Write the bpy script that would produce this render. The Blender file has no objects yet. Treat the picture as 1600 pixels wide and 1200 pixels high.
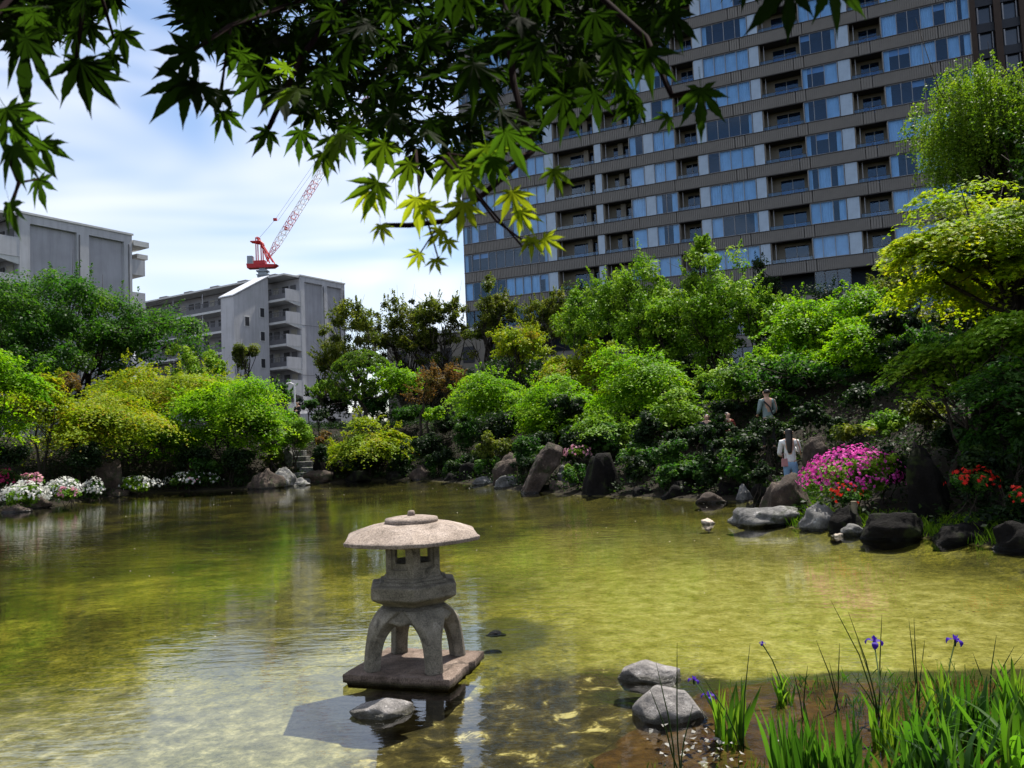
import bpy, math, random
import numpy as np
from mathutils import Matrix, Vector, noise as mnoise
R = math.radians
RNG = np.random.default_rng(7)
random.seed(7)

# ------------------------------------------------------------------ camera, world, sun, exposure
SC = bpy.context.scene
H = 2.1                                    # eye height above the water
PITCH, ROLL, FPX = R(3.6), R(2.33), 1248.0
_f = np.array([0, math.cos(PITCH), math.sin(PITCH)])
_u = np.cross(np.array([1., 0, 0]), _f)
CR = math.cos(ROLL) * np.array([1., 0, 0]) - math.sin(ROLL) * _u
CU = math.sin(ROLL) * np.array([1., 0, 0]) + math.cos(ROLL) * _u
cam = bpy.data.cameras.new('camera'); cam_o = bpy.data.objects.new('camera', cam)
SC.collection.objects.link(cam_o); SC.camera = cam_o
cam.sensor_width = 36; cam.lens = 36 * FPX / 1600; cam.clip_start = .05; cam.clip_end = 5000
M4 = Matrix.Identity(4)
for i in range(3):
    M4[i][0] = CR[i]; M4[i][1] = CU[i]; M4[i][2] = -_f[i]
M4[2][3] = H
cam_o.matrix_world = M4
cam.dof.use_dof = True; cam.dof.focus_distance = 11; cam.dof.aperture_fstop = 13

SUN_EL, SUN_AZ = R(65), R(38)              # azimuth from +Y towards +X
sv = Vector((math.sin(SUN_AZ) * math.cos(SUN_EL), math.cos(SUN_AZ) * math.cos(SUN_EL), math.sin(SUN_EL)))
sun = bpy.data.lights.new('sun', 'SUN'); sun.energy = 4.9; sun.angle = R(.5); sun.color = (1, .95, .86)
sun_o = bpy.data.objects.new('sun', sun); SC.collection.objects.link(sun_o)
sun_o.rotation_euler = sv.to_track_quat('Z', 'Y').to_euler()
W = bpy.data.worlds.new('World'); SC.world = W; W.use_nodes = True
nt = W.node_tree; nt.nodes.clear()
wo = nt.nodes.new('ShaderNodeOutputWorld'); bg = nt.nodes.new('ShaderNodeBackground')
sky = nt.nodes.new('ShaderNodeTexSky'); sky.sky_type = 'NISHITA'; sky.sun_disc = False
sky.sun_elevation = SUN_EL; sky.sun_rotation = SUN_AZ; sky.air_density = 1.0; sky.dust_density = 1.2; sky.ozone_density = 2.0
bg.inputs['Strength'].default_value = .11
# thin high cloud: soft streaks of a whiter radiance mixed over the clear sky
tc = nt.nodes.new('ShaderNodeTexCoord')
mp = nt.nodes.new('ShaderNodeMapping'); mp.inputs['Scale'].default_value = (1.3, 1.3, 4.5); mp.inputs['Rotation'].default_value = (0, R(22), R(-12))
nz = nt.nodes.new('ShaderNodeTexNoise'); nz.inputs['Scale'].default_value = 1.5; nz.inputs['Detail'].default_value = 3; nz.inputs['Roughness'].default_value = .5
nz.inputs['Distortion'].default_value = .5
rp = nt.nodes.new('ShaderNodeValToRGB'); rp.color_ramp.elements[0].position = .40; rp.color_ramp.elements[1].position = .60
rp.color_ramp.elements[0].color = (0, 0, 0, 1); rp.color_ramp.elements[1].color = (.9, .9, .9, 1)
mx = nt.nodes.new('ShaderNodeMixRGB'); mx.inputs['Color2'].default_value = (6.0, 6.1, 6.5, 1)
L = nt.links.new
L(tc.outputs['Generated'], mp.inputs['Vector']); L(mp.outputs[0], nz.inputs['Vector']); L(nz.outputs['Fac'], rp.inputs[0])
L(rp.outputs[0], mx.inputs['Fac']); L(sky.outputs[0], mx.inputs['Color1']); L(mx.outputs[0], bg.inputs['Color']); L(bg.outputs[0], wo.inputs['Surface'])
SC.view_settings.view_transform = 'Standard'; SC.view_settings.look = 'None'
SC.view_settings.exposure = 0.82; SC.view_settings.gamma = 1; SC.view_settings.use_curve_mapping = False
SC.render.engine = 'CYCLES'
cy = SC.cycles
cy.max_bounces = 8; cy.diffuse_bounces = 3; cy.glossy_bounces = 3; cy.transmission_bounces = 6; cy.transparent_max_bounces = 8
cy.use_denoising = True; cy.caustics_reflective = False; cy.caustics_refractive = False
cy.sample_clamp_indirect = 6

# ------------------------------------------------------------------ helpers
def ray(px, py): return _f + CR * ((px - 800) / FPX) - CU * ((py - 600) / FPX)
def G(px, py, z=0.):
    d = ray(px, py); t = (z - H) / d[2]; return np.array([0, 0, H]) + d * t
def AT(px, py, Y):
    d = ray(px, py); return np.array([0, 0, H]) + d * (Y / d[1])

def tag(o, label=None, cat=None, group=None, kind=None):
    if label: o['label'] = label
    if cat: o['category'] = cat
    if group: o['group'] = group
    if kind: o['kind'] = kind
    return o
def link(o, parent=None):
    SC.collection.objects.link(o)
    if parent is not None: o.parent = parent
    return o
def empty(name, loc=(0, 0, 0), rz=0, **kw):
    o = bpy.data.objects.new(name, None); o.empty_display_size = .1
    o.location = loc; o.rotation_euler = (0, 0, rz); link(o); return tag(o, **kw)

def fast_mesh(name, V, loops, starts, totals, mat, tone=None, smooth=False):
    me = bpy.data.meshes.new(name)
    me.vertices.add(len(V)); me.vertices.foreach_set('co', np.asarray(V, np.float32).ravel())
    me.loops.add(len(loops)); me.loops.foreach_set('vertex_index', np.asarray(loops, np.int32))
    me.polygons.add(len(starts)); me.polygons.foreach_set('loop_start', np.asarray(starts, np.int32))
    me.polygons.foreach_set('loop_total', np.asarray(totals, np.int32))
    me.update(calc_edges=True)
    if tone is not None:
        a = me.attributes.new('tone', 'FLOAT', 'FACE'); a.data.foreach_set('value', np.asarray(tone, np.float32))
    if smooth: me.polygons.foreach_set('use_smooth', np.ones(len(starts), bool))
    me.materials.append(mat)
    return me
def same_poly_mesh(name, V, F, mat, tone=None, smooth=False):
    F = np.asarray(F); n, k = F.shape
    return fast_mesh(name, V, F.ravel(), np.arange(n) * k, np.full(n, k), mat, tone, smooth)

class MB:
    """collects simple solids, builds one mesh"""
    def __init__(s): s.v = []; s.f = []
    def add(s, vs, fs):
        b = len(s.v); s.v += [tuple(p) for p in vs]; s.f += [tuple(b + i for i in f) for f in fs]
    def box(s, x0, x1, y0, y1, z0, z1):
        s.add([(x0, y0, z0), (x1, y0, z0), (x1, y1, z0), (x0, y1, z0), (x0, y0, z1), (x1, y0, z1), (x1, y1, z1), (x0, y1, z1)],
              [(0, 3, 2, 1), (4, 5, 6, 7), (0, 1, 5, 4), (1, 2, 6, 5), (2, 3, 7, 6), (3, 0, 4, 7)]); return s
    def prism(s, pts, z0, z1):
        n = len(pts)
        s.add([(x, y, z0) for x, y in pts] + [(x, y, z1) for x, y in pts],
              [tuple(range(n))[::-1], tuple(range(n, 2 * n))] + [(i, (i + 1) % n, n + (i + 1) % n, n + i) for i in range(n)]); return s
    def loft(s, rings, caps=True):
        n = len(rings[0]); b = []
        for r in rings: b += [tuple(p) for p in r]
        fs = [(k * n + i, k * n + (i + 1) % n, (k + 1) * n + (i + 1) % n, (k + 1) * n + i) for k in range(len(rings) - 1) for i in range(n)]
        if caps: fs += [tuple(range(n))[::-1], tuple(range((len(rings) - 1) * n, len(rings) * n))]
        s.add(b, fs); return s
    def tube(s, pts, rad, n=6):
        pts = [Vector(p) for p in pts]; m = len(pts)
        if not hasattr(rad, '__len__'): rad = [rad] * m
        rings = []
        for i, p in enumerate(pts):
            t = (pts[min(i + 1, m - 1)] - pts[max(i - 1, 0)])
            if t.length < 1e-9: t = Vector((0, 0, 1))
            t.normalize()
            a = t.cross(Vector((0, 0, 1)) if abs(t.z) < .9 else Vector((1, 0, 0))).normalized(); c = t.cross(a)
            rings.append([p + (a * math.cos(6.2832 * k / n) + c * math.sin(6.2832 * k / n)) * rad[i] for k in range(n)])
        return s.loft(rings)
    def build(s, name, mat, parent=None, smooth=False, bevel=0, sub=0, kind=None, label=None):
        me = bpy.data.meshes.new(name); me.from_pydata(s.v, [], s.f); me.validate(); me.update()
        me.materials.append(mat)
        if smooth: me.polygons.foreach_set('use_smooth', [True] * len(me.polygons))
        o = link(bpy.data.objects.new(name, me), parent)
        if bevel:
            m = o.modifiers.new('bevel', 'BEVEL'); m.width = bevel; m.segments = 2; m.limit_method = 'ANGLE'; m.angle_limit = R(35)
        if sub:
            m = o.modifiers.new('sub', 'SUBSURF'); m.levels = m.render_levels = sub
        if kind: o['kind'] = kind
        if label: o['label'] = label
        return o

# ------------------------------------------------------------------ materials
def newmat(name):
    m = bpy.data.materials.new(name); m.use_nodes = True; return m, m.node_tree, m.node_tree.nodes['Principled BSDF']
def nd(t, ty, **kw):
    n = t.nodes.new(ty)
    for k, v in kw.items(): setattr(n, k, v)
    return n
def ramp(t, fac, stops):
    r = nd(t, 'ShaderNodeValToRGB'); e = r.color_ramp.elements
    while len(e) < len(stops): e.new(.5)
    for i, (p, c) in enumerate(stops):
        e[i].position = p; e[i].color = (*c, 1) if len(c) == 3 else c
    t.links.new(fac, r.inputs[0]); return r.outputs[0]
def noise(t, vec, scale, detail=4, rough=.55, dist=0):
    n = nd(t, 'ShaderNodeTexNoise'); n.inputs['Scale'].default_value = scale; n.inputs['Detail'].default_value = detail
    n.inputs['Roughness'].default_value = rough; n.inputs['Distortion'].default_value = dist
    t.links.new(vec, n.inputs['Vector']); return n.outputs['Fac']
def mixc(t, fac, a, b, mode='MIX'):
    m = nd(t, 'ShaderNodeMixRGB', blend_type=mode)
    for s, v in ((m.inputs[0], fac), (m.inputs[1], a), (m.inputs[2], b)):
        if isinstance(v, (int, float)): s.default_value = v
        elif isinstance(v, tuple): s.default_value = (*v, 1)
        else: t.links.new(v, s)
    return m.outputs[0]
def mth(t, op, a, b=0.):
    m = nd(t, 'ShaderNodeMath', operation=op)
    for s, v in ((m.inputs[0], a), (m.inputs[1], b)):
        if isinstance(v, (int, float)): s.default_value = v
        else: t.links.new(v, s)
    return m.outputs[0]
def bump(t, h, bsdf, strength=.5, dist=.02):
    b = nd(t, 'ShaderNodeBump'); b.inputs['Strength'].default_value = strength; b.inputs['Distance'].default_value = dist
    t.links.new(h, b.inputs['Height']); t.links.new(b.outputs[0], bsdf.inputs['Normal'])
def objco(t): return nd(t, 'ShaderNodeTexCoord').outputs['Object']
def wpos(t): return nd(t, 'ShaderNodeNewGeometry').outputs['Position']

def surf(name, c1, c2, scale=3., rough=.8, spec=.3, bstr=.4, bdist=.01, c3=None, metal=0, bscale=None):
    m, t, b = newmat(name); v = objco(t)
    n = noise(t, v, scale, 6, .62)
    stops = [(.3, c1), (.7, c2)] if c3 is None else [(.28, c1), (.5, c2), (.72, c3)]
    col = ramp(t, n, stops)
    n2 = noise(t, v, scale * 9, 4, .7)
    col = mixc(t, .55, col, ramp(t, n2, [(.3, (.55, .55, .55)), (.7, (1.3, 1.3, 1.3))]), 'MULTIPLY')
    t.links.new(col, b.inputs['Base Color']); b.inputs['Roughness'].default_value = rough
    b.inputs['Specular IOR Level'].default_value = spec; b.inputs['Metallic'].default_value = metal
    if bstr: bump(t, noise(t, v, bscale or scale * 6, 6, .7), b, bstr, bdist)
    return m
def plain(name, c, rough=.6, spec=.4, metal=0, var=.12):
    m, t, b = newmat(name)
    n = noise(t, objco(t), 1.7, 5, .6)
    lo = tuple(x * (1 - var) for x in c); hi = tuple(min(1, x * (1 + var)) for x in c)
    t.links.new(ramp(t, n, [(.3, lo), (.7, hi)]), b.inputs['Base Color'])
    b.inputs['Roughness'].default_value = rough; b.inputs['Specular IOR Level'].default_value = spec; b.inputs['Metallic'].default_value = metal
    return m
def leafmat(name, stops, tstops, trans=.45, rough=.45, spec=.35):
    rough = max(rough, .52); spec = min(spec, .13)
    if 'near' in name: spec = .04; rough = .7
    """stops: reflected colour by tone; tstops: transmitted colour by tone"""
    m, t, b = newmat(name)
    a = nd(t, 'ShaderNodeAttribute', attribute_name='tone').outputs['Fac']
    t.links.new(ramp(t, a, stops), b.inputs['Base Color'])
    b.inputs['Roughness'].default_value = rough; b.inputs['Specular IOR Level'].default_value = spec
    tr = nd(t, 'ShaderNodeBsdfTranslucent'); t.links.new(ramp(t, a, tstops), tr.inputs['Color'])
    ms = nd(t, 'ShaderNodeMixShader'); ms.inputs[0].default_value = trans
    t.links.new(b.outputs[0], ms.inputs[1]); t.links.new(tr.outputs[0], ms.inputs[2])
    t.links.new(ms.outputs[0], t.nodes['Material Output'].inputs['Surface']); return m
def petalmat(name, c1, c2):
    return leafmat(name, [(0, c1), (1, c2)], [(0, c1), (1, c2)], .35, .5, .3)

LM = {
 'maple': leafmat('maple_leaf_bright', [(0, (.07, .14, .004)), (.5, (.125, .25, .004)), (1, (.21, .32, .006))],
                  [(0, (.10, .32, .004)), (.5, (.24, .52, .006)), (1, (.42, .64, .010))], .42),
 'maplegold': leafmat('maple_leaf_gold', [(0, (.10, .17, .003)), (.6, (.18, .24, .004)), (.93, (.25, .26, .005)), (1, (.26, .18, .01))],
                  [(0, (.2, .36, .006)), (.6, (.38, .48, .008)), (.93, (.50, .52, .010)), (1, (.52, .34, .02))], .36),
 'green': leafmat('broad_leaf_green', [(0, (.014, .042, .008)), (.6, (.03, .075, .010)), (1, (.055, .11, .016))],
                  [(0, (.03, .12, .008)), (.6, (.07, .22, .010)), (1, (.14, .30, .014))], .4, .35, .5),
 'fresh': leafmat('fresh_leaf_green', [(0, (.055, .13, .005)), (.5, (.115, .225, .007)), (1, (.20, .31, .02))],
                  [(0, (.10, .26, .008)), (.5, (.20, .40, .012)), (1, (.34, .50, .03))], .34, .38, .45),
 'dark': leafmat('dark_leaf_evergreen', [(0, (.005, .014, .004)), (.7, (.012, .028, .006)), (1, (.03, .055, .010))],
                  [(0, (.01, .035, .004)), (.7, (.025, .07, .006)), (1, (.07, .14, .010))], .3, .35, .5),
 'olive': leafmat('olive_leaf_loose', [(0, (.04, .058, .008)), (.6, (.085, .11, .012)), (1, (.17, .17, .025))],
                  [(0, (.07, .12, .008)), (.6, (.17, .24, .012)), (1, (.34, .36, .02))], .4, .4, .4),
 'goldlit': leafmat('maple_leaf_gold_young', [(0, (.12, .20, .004)), (.6, (.22, .30, .005)), (1, (.30, .32, .008))],
                  [(0, (.26, .46, .005)), (.6, (.48, .62, .008)), (1, (.62, .64, .012))], .45),
 'willow': leafmat('willow_leaf', [(0, (.04, .075, .006)), (.5, (.08, .14, .010)), (1, (.15, .21, .02))],
                  [(0, (.08, .18, .006)), (.5, (.18, .34, .010)), (1, (.34, .46, .02))], .4),
 'russet': leafmat('russet_leaf', [(0, (.07, .055, .012)), (.6, (.11, .06, .018)), (1, (.10, .09, .02))],
                  [(0, (.16, .12, .014)), (.6, (.26, .11, .02)), (1, (.24, .22, .03))], .42),
 'box': leafmat('clipped_leaf', [(0, (.03, .07, .008)), (.6, (.06, .11, .010)), (1, (.10, .14, .015))],
                  [(0, (.08, .2, .008)), (.6, (.14, .28, .010)), (1, (.24, .34, .02))], .35),
}
BARK = surf('bark_dark', (.018, .014, .010), (.05, .04, .03), 6, .9, .2, .7, .02)
BARKG = surf('bark_grey', (.04, .035, .028), (.10, .09, .075), 6, .9, .2, .7, .02)

# ------------------------------------------------------------------ foliage meshes
def norm(a): return a / np.maximum(np.linalg.norm(a, axis=-1, keepdims=True), 1e-9)
def leaf_quads(name, C, N, S, mat, tone, palm=False, rng=RNG, aspect=.6):
    n = len(C)
    t = norm(np.cross(N, rng.normal(size=(n, 3)))); b = np.cross(N, t)
    S = S[:, None]
    if palm:
        K = 5; P = [C - t * S * .12]
        idx = []
        ang = np.radians([-78, -40, 0, 40, 78]); ln = [.62, .86, 1., .86, .62]
        for a, l in zip(ang, ln):
            d = t * math.cos(a) + b * math.sin(a); e = -t * math.sin(a) + b * math.cos(a)
            P += [C + d * S * l - N * S * .22 * l, C + d * S * l * .45 + e * S * .17, C + d * S * l * .45 - e * S * .17]
        V = np.stack(P, 1).reshape(-1, 3)
        base = np.arange(n)[:, None] * 16
        F = np.concatenate([np.stack([base[:, 0], base[:, 0] + 3 + 3 * k, base[:, 0] + 1 + 3 * k, base[:, 0] + 2 + 3 * k], 1)[:, None] for k in range(5)], 1).reshape(-1, 4)
        tone = np.repeat(tone, 5)
    else:
        V = np.stack([C - t * S * .5, C + b * S * aspect * .5 + N * S * .09, C + t * S * .5 - N * S * .08, C - b * S * aspect * .5 + N * S * .09], 1).reshape(-1, 3)
        F = np.arange(n * 4).reshape(n, 4)
    return same_poly_mesh(name, V, F, mat, tone)

def crown_clumps(rng, c, r, n, lo=.5, top=.25, lump=.22, lobes=None, tiers=False):
    """clump centres over the surfaces of several overlapping lobes, so the outline is uneven and gaps open between them"""
    c = np.array(c, float); r = np.array(r, float)
    flat = .5 if tiers else .9
    if lobes is None: lobes = int(np.clip(n / 8, 6, 22))
    if lump < .1:
        d = norm(rng.normal(size=(n, 3))); d[:, 2] = np.where(d[:, 2] < -.5, -d[:, 2], d[:, 2])
        return c + d * r * .97, d
    ld = norm(rng.normal(size=(lobes, 3))); ld[:, 2] = np.where(ld[:, 2] < -.35, -ld[:, 2] * .5, ld[:, 2])
    ld = norm(ld) * rng.uniform(.75, 1.12, lobes)[:, None]; lr = rng.uniform(.22, .44, lobes)
    lc = ld * (1 - lr)[:, None]
    lc[0] = [0, 0, -.1]; lr[0] = .48; lc[1] = [.1, .1, .25]; lr[1] = .4
    k = rng.choice(lobes, n, p=lr ** 2 / (lr ** 2).sum())
    d = norm(rng.normal(size=(n, 3))); d[:, 2] = np.where((d[:, 2] < 0) & (rng.random(n) < .65), -d[:, 2], d[:, 2])
    q = lc[k] + d * np.array([1.1, 1.1, flat]) * lr[k][:, None] * rng.uniform(max(lo, .5), 1.08, n)[:, None]
    return c + q * r * 1.08, norm(d * .6 + norm(q) * .4)

def foliage(rng, c, r, style, leaf, dens, n_clump):
    """returns leaf centres, normals, sizes, tones and clump centres"""
    lo = {'maple': .6, 'broad': .7, 'loose': .6, 'topiary': .93, 'shrub': .6, 'tiered': .5}[style]
    g = (r[0] * r[1] * r[2]) ** (1 / 3.)
    if style == 'topiary': n_clump *= 5
    rc = {'maple': .235, 'broad': .18, 'loose': .14, 'topiary': .14, 'shrub': .24, 'tiered': .2}[style] * g * (60 / max(n_clump, 20)) ** .18
    n_clump = int(n_clump * {'maple': 1.05, 'broad': 1.2, 'loose': 1.25, 'tiered': 1.2}.get(style, 1))
    cc, d = crown_clumps(rng, c, [x - rc * .3 for x in r], n_clump, lo, top=.35, lump={'topiary': .03, 'loose': .4}.get(style, .26), tiers=style in ('maple', 'tiered'))
    area = math.pi * (r[0] * r[2])
    per = max(6, int(dens * 1.75 * area / (leaf * leaf * .4) / n_clump))
    ks = np.repeat(np.arange(n_clump), per); n = len(ks)
    crad = rc * rng.uniform(.6, 1.35, n_clump)
    ctone = rng.normal(0, .27, n_clump)
    if style in ('maple', 'tiered'):
        rr = np.sqrt(rng.uniform(0, 1, n)); a = rng.uniform(0, 6.283, n)
        rag = 1 + .45 * np.sin(a * 5 + ks * 1.7) * rr
        off = np.stack([np.cos(a) * rr * rag * 1.25, np.sin(a) * rr * rag * 1.25, rng.normal(0, .10, n)], 1) * crad[ks][:, None]
        tilt = d[ks] * np.array([1, 1, 0]) * .5
        off[:, 2] -= (off[:, :2] * tilt[:, :2]).sum(1) * 1.2 + .42 * rr * rr * crad[ks]
        N = norm(np.array([0, 0, 1.]) + tilt + rng.normal(0, .32, (n, 3)))
    else:
        sd = norm(rng.normal(size=(n, 3))) * (rng.random(n) ** .45)[:, None]
        off = sd * crad[ks][:, None] * np.array([1, 1, .8])
        N = norm(sd * .8 + np.array([0, 0, .6]) + rng.normal(0, .4, (n, 3)))
        if style == 'topiary':
            P = cc[ks] + off; q = (P - np.array(c)) / np.array(r); q = norm(q) * (rng.normal(.97, .012, n) * (1 + .03 * np.sin(q[:, 0] * 9) * np.cos(q[:, 2] * 8 + q[:, 1] * 7)))[:, None]
            P = np.array(c) + q * np.array(r); return P, norm(q / np.array(r) + rng.normal(0, .35, (n, 3))), leaf * rng.uniform(.7, 1.2, n), np.clip(.5 + rng.normal(0, .3, n), 0, 1), cc
    P = cc[ks] + off
    S = leaf * rng.uniform(.6, 1.25, n); T = np.clip(.45 + ctone[ks] + rng.normal(0, .2, n), 0, 1)
    if style in ('broad', 'loose', 'maple'):          # shoots that break the outline
        m_ = int(24 + n_clump * .4); j = rng.integers(0, n_clump, m_); up = np.array([0, 0, .7 if style != 'maple' else .15])
        L_ = rng.uniform(.10, .28, m_) * g; k = 26
        f = np.tile(np.linspace(0, 1, k), m_); jj = np.repeat(np.arange(m_), k)
        dd = norm(d[j] + up + rng.normal(0, .25, (m_, 3)))
        P2 = cc[j][jj] + dd[jj] * (crad[j] * .7)[jj][:, None] + dd[jj] * (L_[jj] * f)[:, None] + rng.normal(0, .035 * g ** .5, (m_ * k, 3)) * (1.2 - f)[:, None] + np.array([0, 0, -.25]) * (f ** 2 * L_[jj])[:, None] * (style == 'maple')
        P = np.concatenate([P, P2]); N = np.concatenate([N, norm(rng.normal(0, .6, (m_ * k, 3)) + [0, 0, .7])]); S = np.concatenate([S, leaf * rng.uniform(.55, 1, m_ * k)]); T = np.concatenate([T, np.clip(.6 + rng.normal(0, .2, m_ * k), 0, 1)])
    return P, N, S, T, cc

def limbs(rng, base, c, r, cc, trunk_r, lean=0., nl=14, stems=1, gnarl=.12):
    mb = MB(); c = np.array(c); base = np.array(base, float)
    tips = cc[rng.permutation(len(cc))[:nl]]
    for s in range(stems):
        b0 = base + (rng.normal(0, .25 * (stems > 1), 3) * [1, 1, 0])
        topz = c[2] + r[2] * (.35 if stems == 1 else .15)
        tgt = np.array([c[0] + rng.normal(0, .3 * r[0]) * (stems > 1) + .1 * r[0], c[1], topz])
        n = 8; path = []
        wob = rng.normal(0, gnarl, (n, 3)) * [1, 1, .2]
        for i in range(n):
            f = i / (n - 1); path.append(b0 * (1 - f) + tgt * f + wob[i] * math.sin(f * 3.1) * trunk_r * 7)
        rad = [trunk_r * (1.35 if i == 0 else 1) * (1 - .82 * i / (n - 1)) / (stems ** .4) for i in range(n)]
        path[0] = path[0] - [0, 0, .3]
        mb.tube(path, rad, 7)
        for tp in tips[s::stems]:
            f = np.clip(rng.uniform(.3, .8), 0, 1); k = f * (n - 1); i = int(k)
            p0 = np.array(path[i]) + (np.array(path[min(i + 1, n - 1)]) - np.array(path[i])) * (k - i)
            L_ = np.linalg.norm(tp - p0)
            mid = p0 * .5 + tp * .5 + rng.normal(0, .09, 3) * L_ + [0, 0, .06 * L_]
            q1 = p0 * .75 + mid * .25 + rng.normal(0, .04, 3) * L_
            r0 = rad[i] * .5
            mb.tube([p0, q1, mid, mid * .45 + tp * .55 + rng.normal(0, .04, 3) * L_, tp], [r0, r0 * .8, r0 * .6, r0 * .4, r0 * .15], 5)
            for _ in range(2):
                e = tp + rng.normal(0, .18, 3) * L_
                mb.tube([mid, (mid + e) / 2 + rng.normal(0, .05, 3) * L_, e], [r0 * .42, r0 * .28, r0 * .1], 4)
    return mb

# ------------------------------------------------------------------ terrain and pond
POND = np.array([(-24, 24), (-19.6, 29.5), (-18.4, 31), (-18.2, 35), (-17, 38), (-12.9, 38.4), (-10.5, 40.4), (-8.1, 41.5), (-5, 40.5), (-3.2, 37.4), (-1.5, 34.6),
                 (-.1, 29.8), (1.9, 26.5), (3.8, 24.8), (5.3, 23.2), (6.6, 21.4), (6.0, 19.2), (5.6, 17.2), (5.5, 16.2), (6.2, 15.1), (7.0, 14.4), (7.7, 12.3), (8.4, 9.6),
                 (8.2, 6.5), (7.4, 4.2), (4.5, 3.2), (1.2, 3.0), (-3, 2.7), (-8, 3.1), (-14, 5), (-20, 11)])
BED = np.array([(.15, 4.9), (.62, 5.78), (1.07, 6.25), (1.48, 6.73), (2.05, 6.90), (3.09, 6.80), (4.05, 6.64), (5.4, 6.3), (6.8, 5.4), (7.4, 4.2), (7.4, 2), (-.2, 2)])
def sdist(P, poly):
    """signed distance, negative inside"""
    d = np.full(len(P), 1e9); ins = np.zeros(len(P), bool)
    for i in range(len(poly)):
        a = poly[i]; b = poly[(i + 1) % len(poly)]; ab = b - a
        t = np.clip(((P - a) @ ab) / (ab @ ab), 0, 1)
        d = np.minimum(d, np.linalg.norm(P - a - t[:, None] * ab, axis=1))
        c = ((a[1] > P[:, 1]) != (b[1] > P[:, 1])) & (P[:, 0] < (b[0] - a[0]) * (P[:, 1] - a[1]) / (b[1] - a[1] + 1e-12) + a[0])
        ins ^= c
    return np.where(ins, -d, d)
def sstep(x, a, b):
    t = np.clip((x - a) / (b - a), 0, 1); return t * t * (3 - 2 * t)
def lumps(X, Y, s, ph=0.):
    return (np.sin(X * s + 1.3 + ph) * np.cos(Y * s * 1.13 + .4 + ph) + .5 * np.sin(X * s * 2.3 + Y * s * 1.7 + ph) + .3 * np.cos(X * s * 4.1 - Y * s * 3.3 + ph)) / 1.8
def terrain(X, Y):
    X = np.atleast_1d(np.asarray(X, float)); Y = np.atleast_1d(np.asarray(Y, float))
    P = np.stack([X, Y], 1); d = sdist(P, POND) + .12 * lumps(X, Y, 1.6)
    far = sstep(Y, 7, 13)
    hill = 2.9 * sstep(d, -.2, 8.5) * far + .45 * sstep(d, 0, 1.2) * (1 - far)
    hill += .9 * sstep(X, 6, 14) * sstep(d, 1, 9) * sstep(Y, 10, 16) * sstep(-Y, -45, -25)
    out = .06 * sstep(d, -.05, .35) + hill + .10 * lumps(X, Y, .9) * sstep(d, .5, 3) * sstep(-np.hypot(X, Y), -90, -60)
    inn = -.17 * sstep(-d, 0, 1.0) - .02 + .03 * lumps(X, Y, 1.1)
    z = np.where(d > 0, out, inn)
    b = sdist(P, BED)
    zb = -.05 + .018 * lumps(X, Y, 2.2) + .05 * sstep(-Y, -5, -3.4)
    k = sstep(-b, -.10, .02)
    z = np.where((d < 0), inn * (1 - k) + zb * k, z)
    return z
def tz(x, y): return float(terrain(x, y)[0])

def warp(u, lo, hi, dens=3.2):
    """u in 0..1 -> coordinate, fine near the pond, coarse at the horizon"""
    s = np.sinh(dens * 2 * (u - .5)) / np.sinh(dens); return s
nx = 360; ny = 380
ux = np.linspace(-1, 1, nx); xs = np.where(abs(ux) < .82, ux / .82 * 34 - 4, np.sign(ux) * (34 + (abs(ux) - .82) / .18 * 0) - 4)
o_ = np.clip((abs(ux) - .82) / .18, 0, 1); xs = xs + np.sign(ux) * (o_ ** 3 * 1500 + o_ * 40)
uy = np.linspace(0, 1, ny); ys = np.where(uy < .05, -600 * ((.05 - uy) / .05) ** 2, 0) + np.clip(uy - .05, 0, .80) / .80 * 52
o_ = np.clip((uy - .85) / .15, 0, 1); ys = ys + o_ ** 3 * 1800 + o_ * 60
XX, YY = np.meshgrid(xs, ys); ZZ = terrain(XX.ravel(), YY.ravel())
V = np.stack([XX.ravel(), YY.ravel(), ZZ], 1)
ii = (np.arange(ny - 1)[:, None] * nx + np.arange(nx - 1)[None]).ravel()
F4 = np.stack([ii, ii + 1, ii + nx + 1, ii + nx], 1)

# ground: dark leaf-littered soil above the water line, algae, sand, silt and painted shadow patches below it
m, t, b = newmat('garden_ground'); GROUND = m
pos = wpos(t); sp = nd(t, 'ShaderNodeSeparateXYZ'); t.links.new(pos, sp.inputs[0])
X_, Y_, Z_ = sp.outputs
mpn = nd(t, 'ShaderNodeMapping'); mpn.inputs['Scale'].default_value = (1, 1, .2); t.links.new(pos, mpn.inputs[0]); PV = mpn.outputs[0]
def sm(x, a, b_):
    r_ = nd(t, 'ShaderNodeMapRange', interpolation_type='SMOOTHSTEP'); t.links.new(x, r_.inputs[0])
    r_.inputs[1].default_value = a; r_.inputs[2].default_value = b_; return r_.outputs[0]
def blob(cx, cy, rx, ry, soft=.5, w=.5):
    """soft elliptical patch with a ragged edge, 1 inside"""
    dx = mth(t, 'DIVIDE', mth(t, 'SUBTRACT', X_, cx), rx); dy = mth(t, 'DIVIDE', mth(t, 'SUBTRACT', Y_, cy), ry)
    q = mth(t, 'SQRT', mth(t, 'ADD', mth(t, 'MULTIPLY', dx, dx), mth(t, 'MULTIPLY', dy, dy)))
    q = mth(t, 'ADD', q, mth(t, 'MULTIPLY', mth(t, 'SUBTRACT', noise(t, PV, .9, 5, .65), .5), w * 2.4))
    return sm(q, 1 + soft * .5, 1 - soft * .5)
n1 = noise(t, PV, .45, 5, .6, .6); n2 = noise(t, PV, 4.4, 7, .72, .3); n3 = noise(t, PV, 14, 5, .7)
algae = ramp(t, n1, [(.3, (.04, .038, .007)), (.48, (.108, .103, .013)), (.66, (.22, .205, .03))])
fine = noise(t, mpn.outputs[0], 19, 6, .78, .8)
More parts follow.
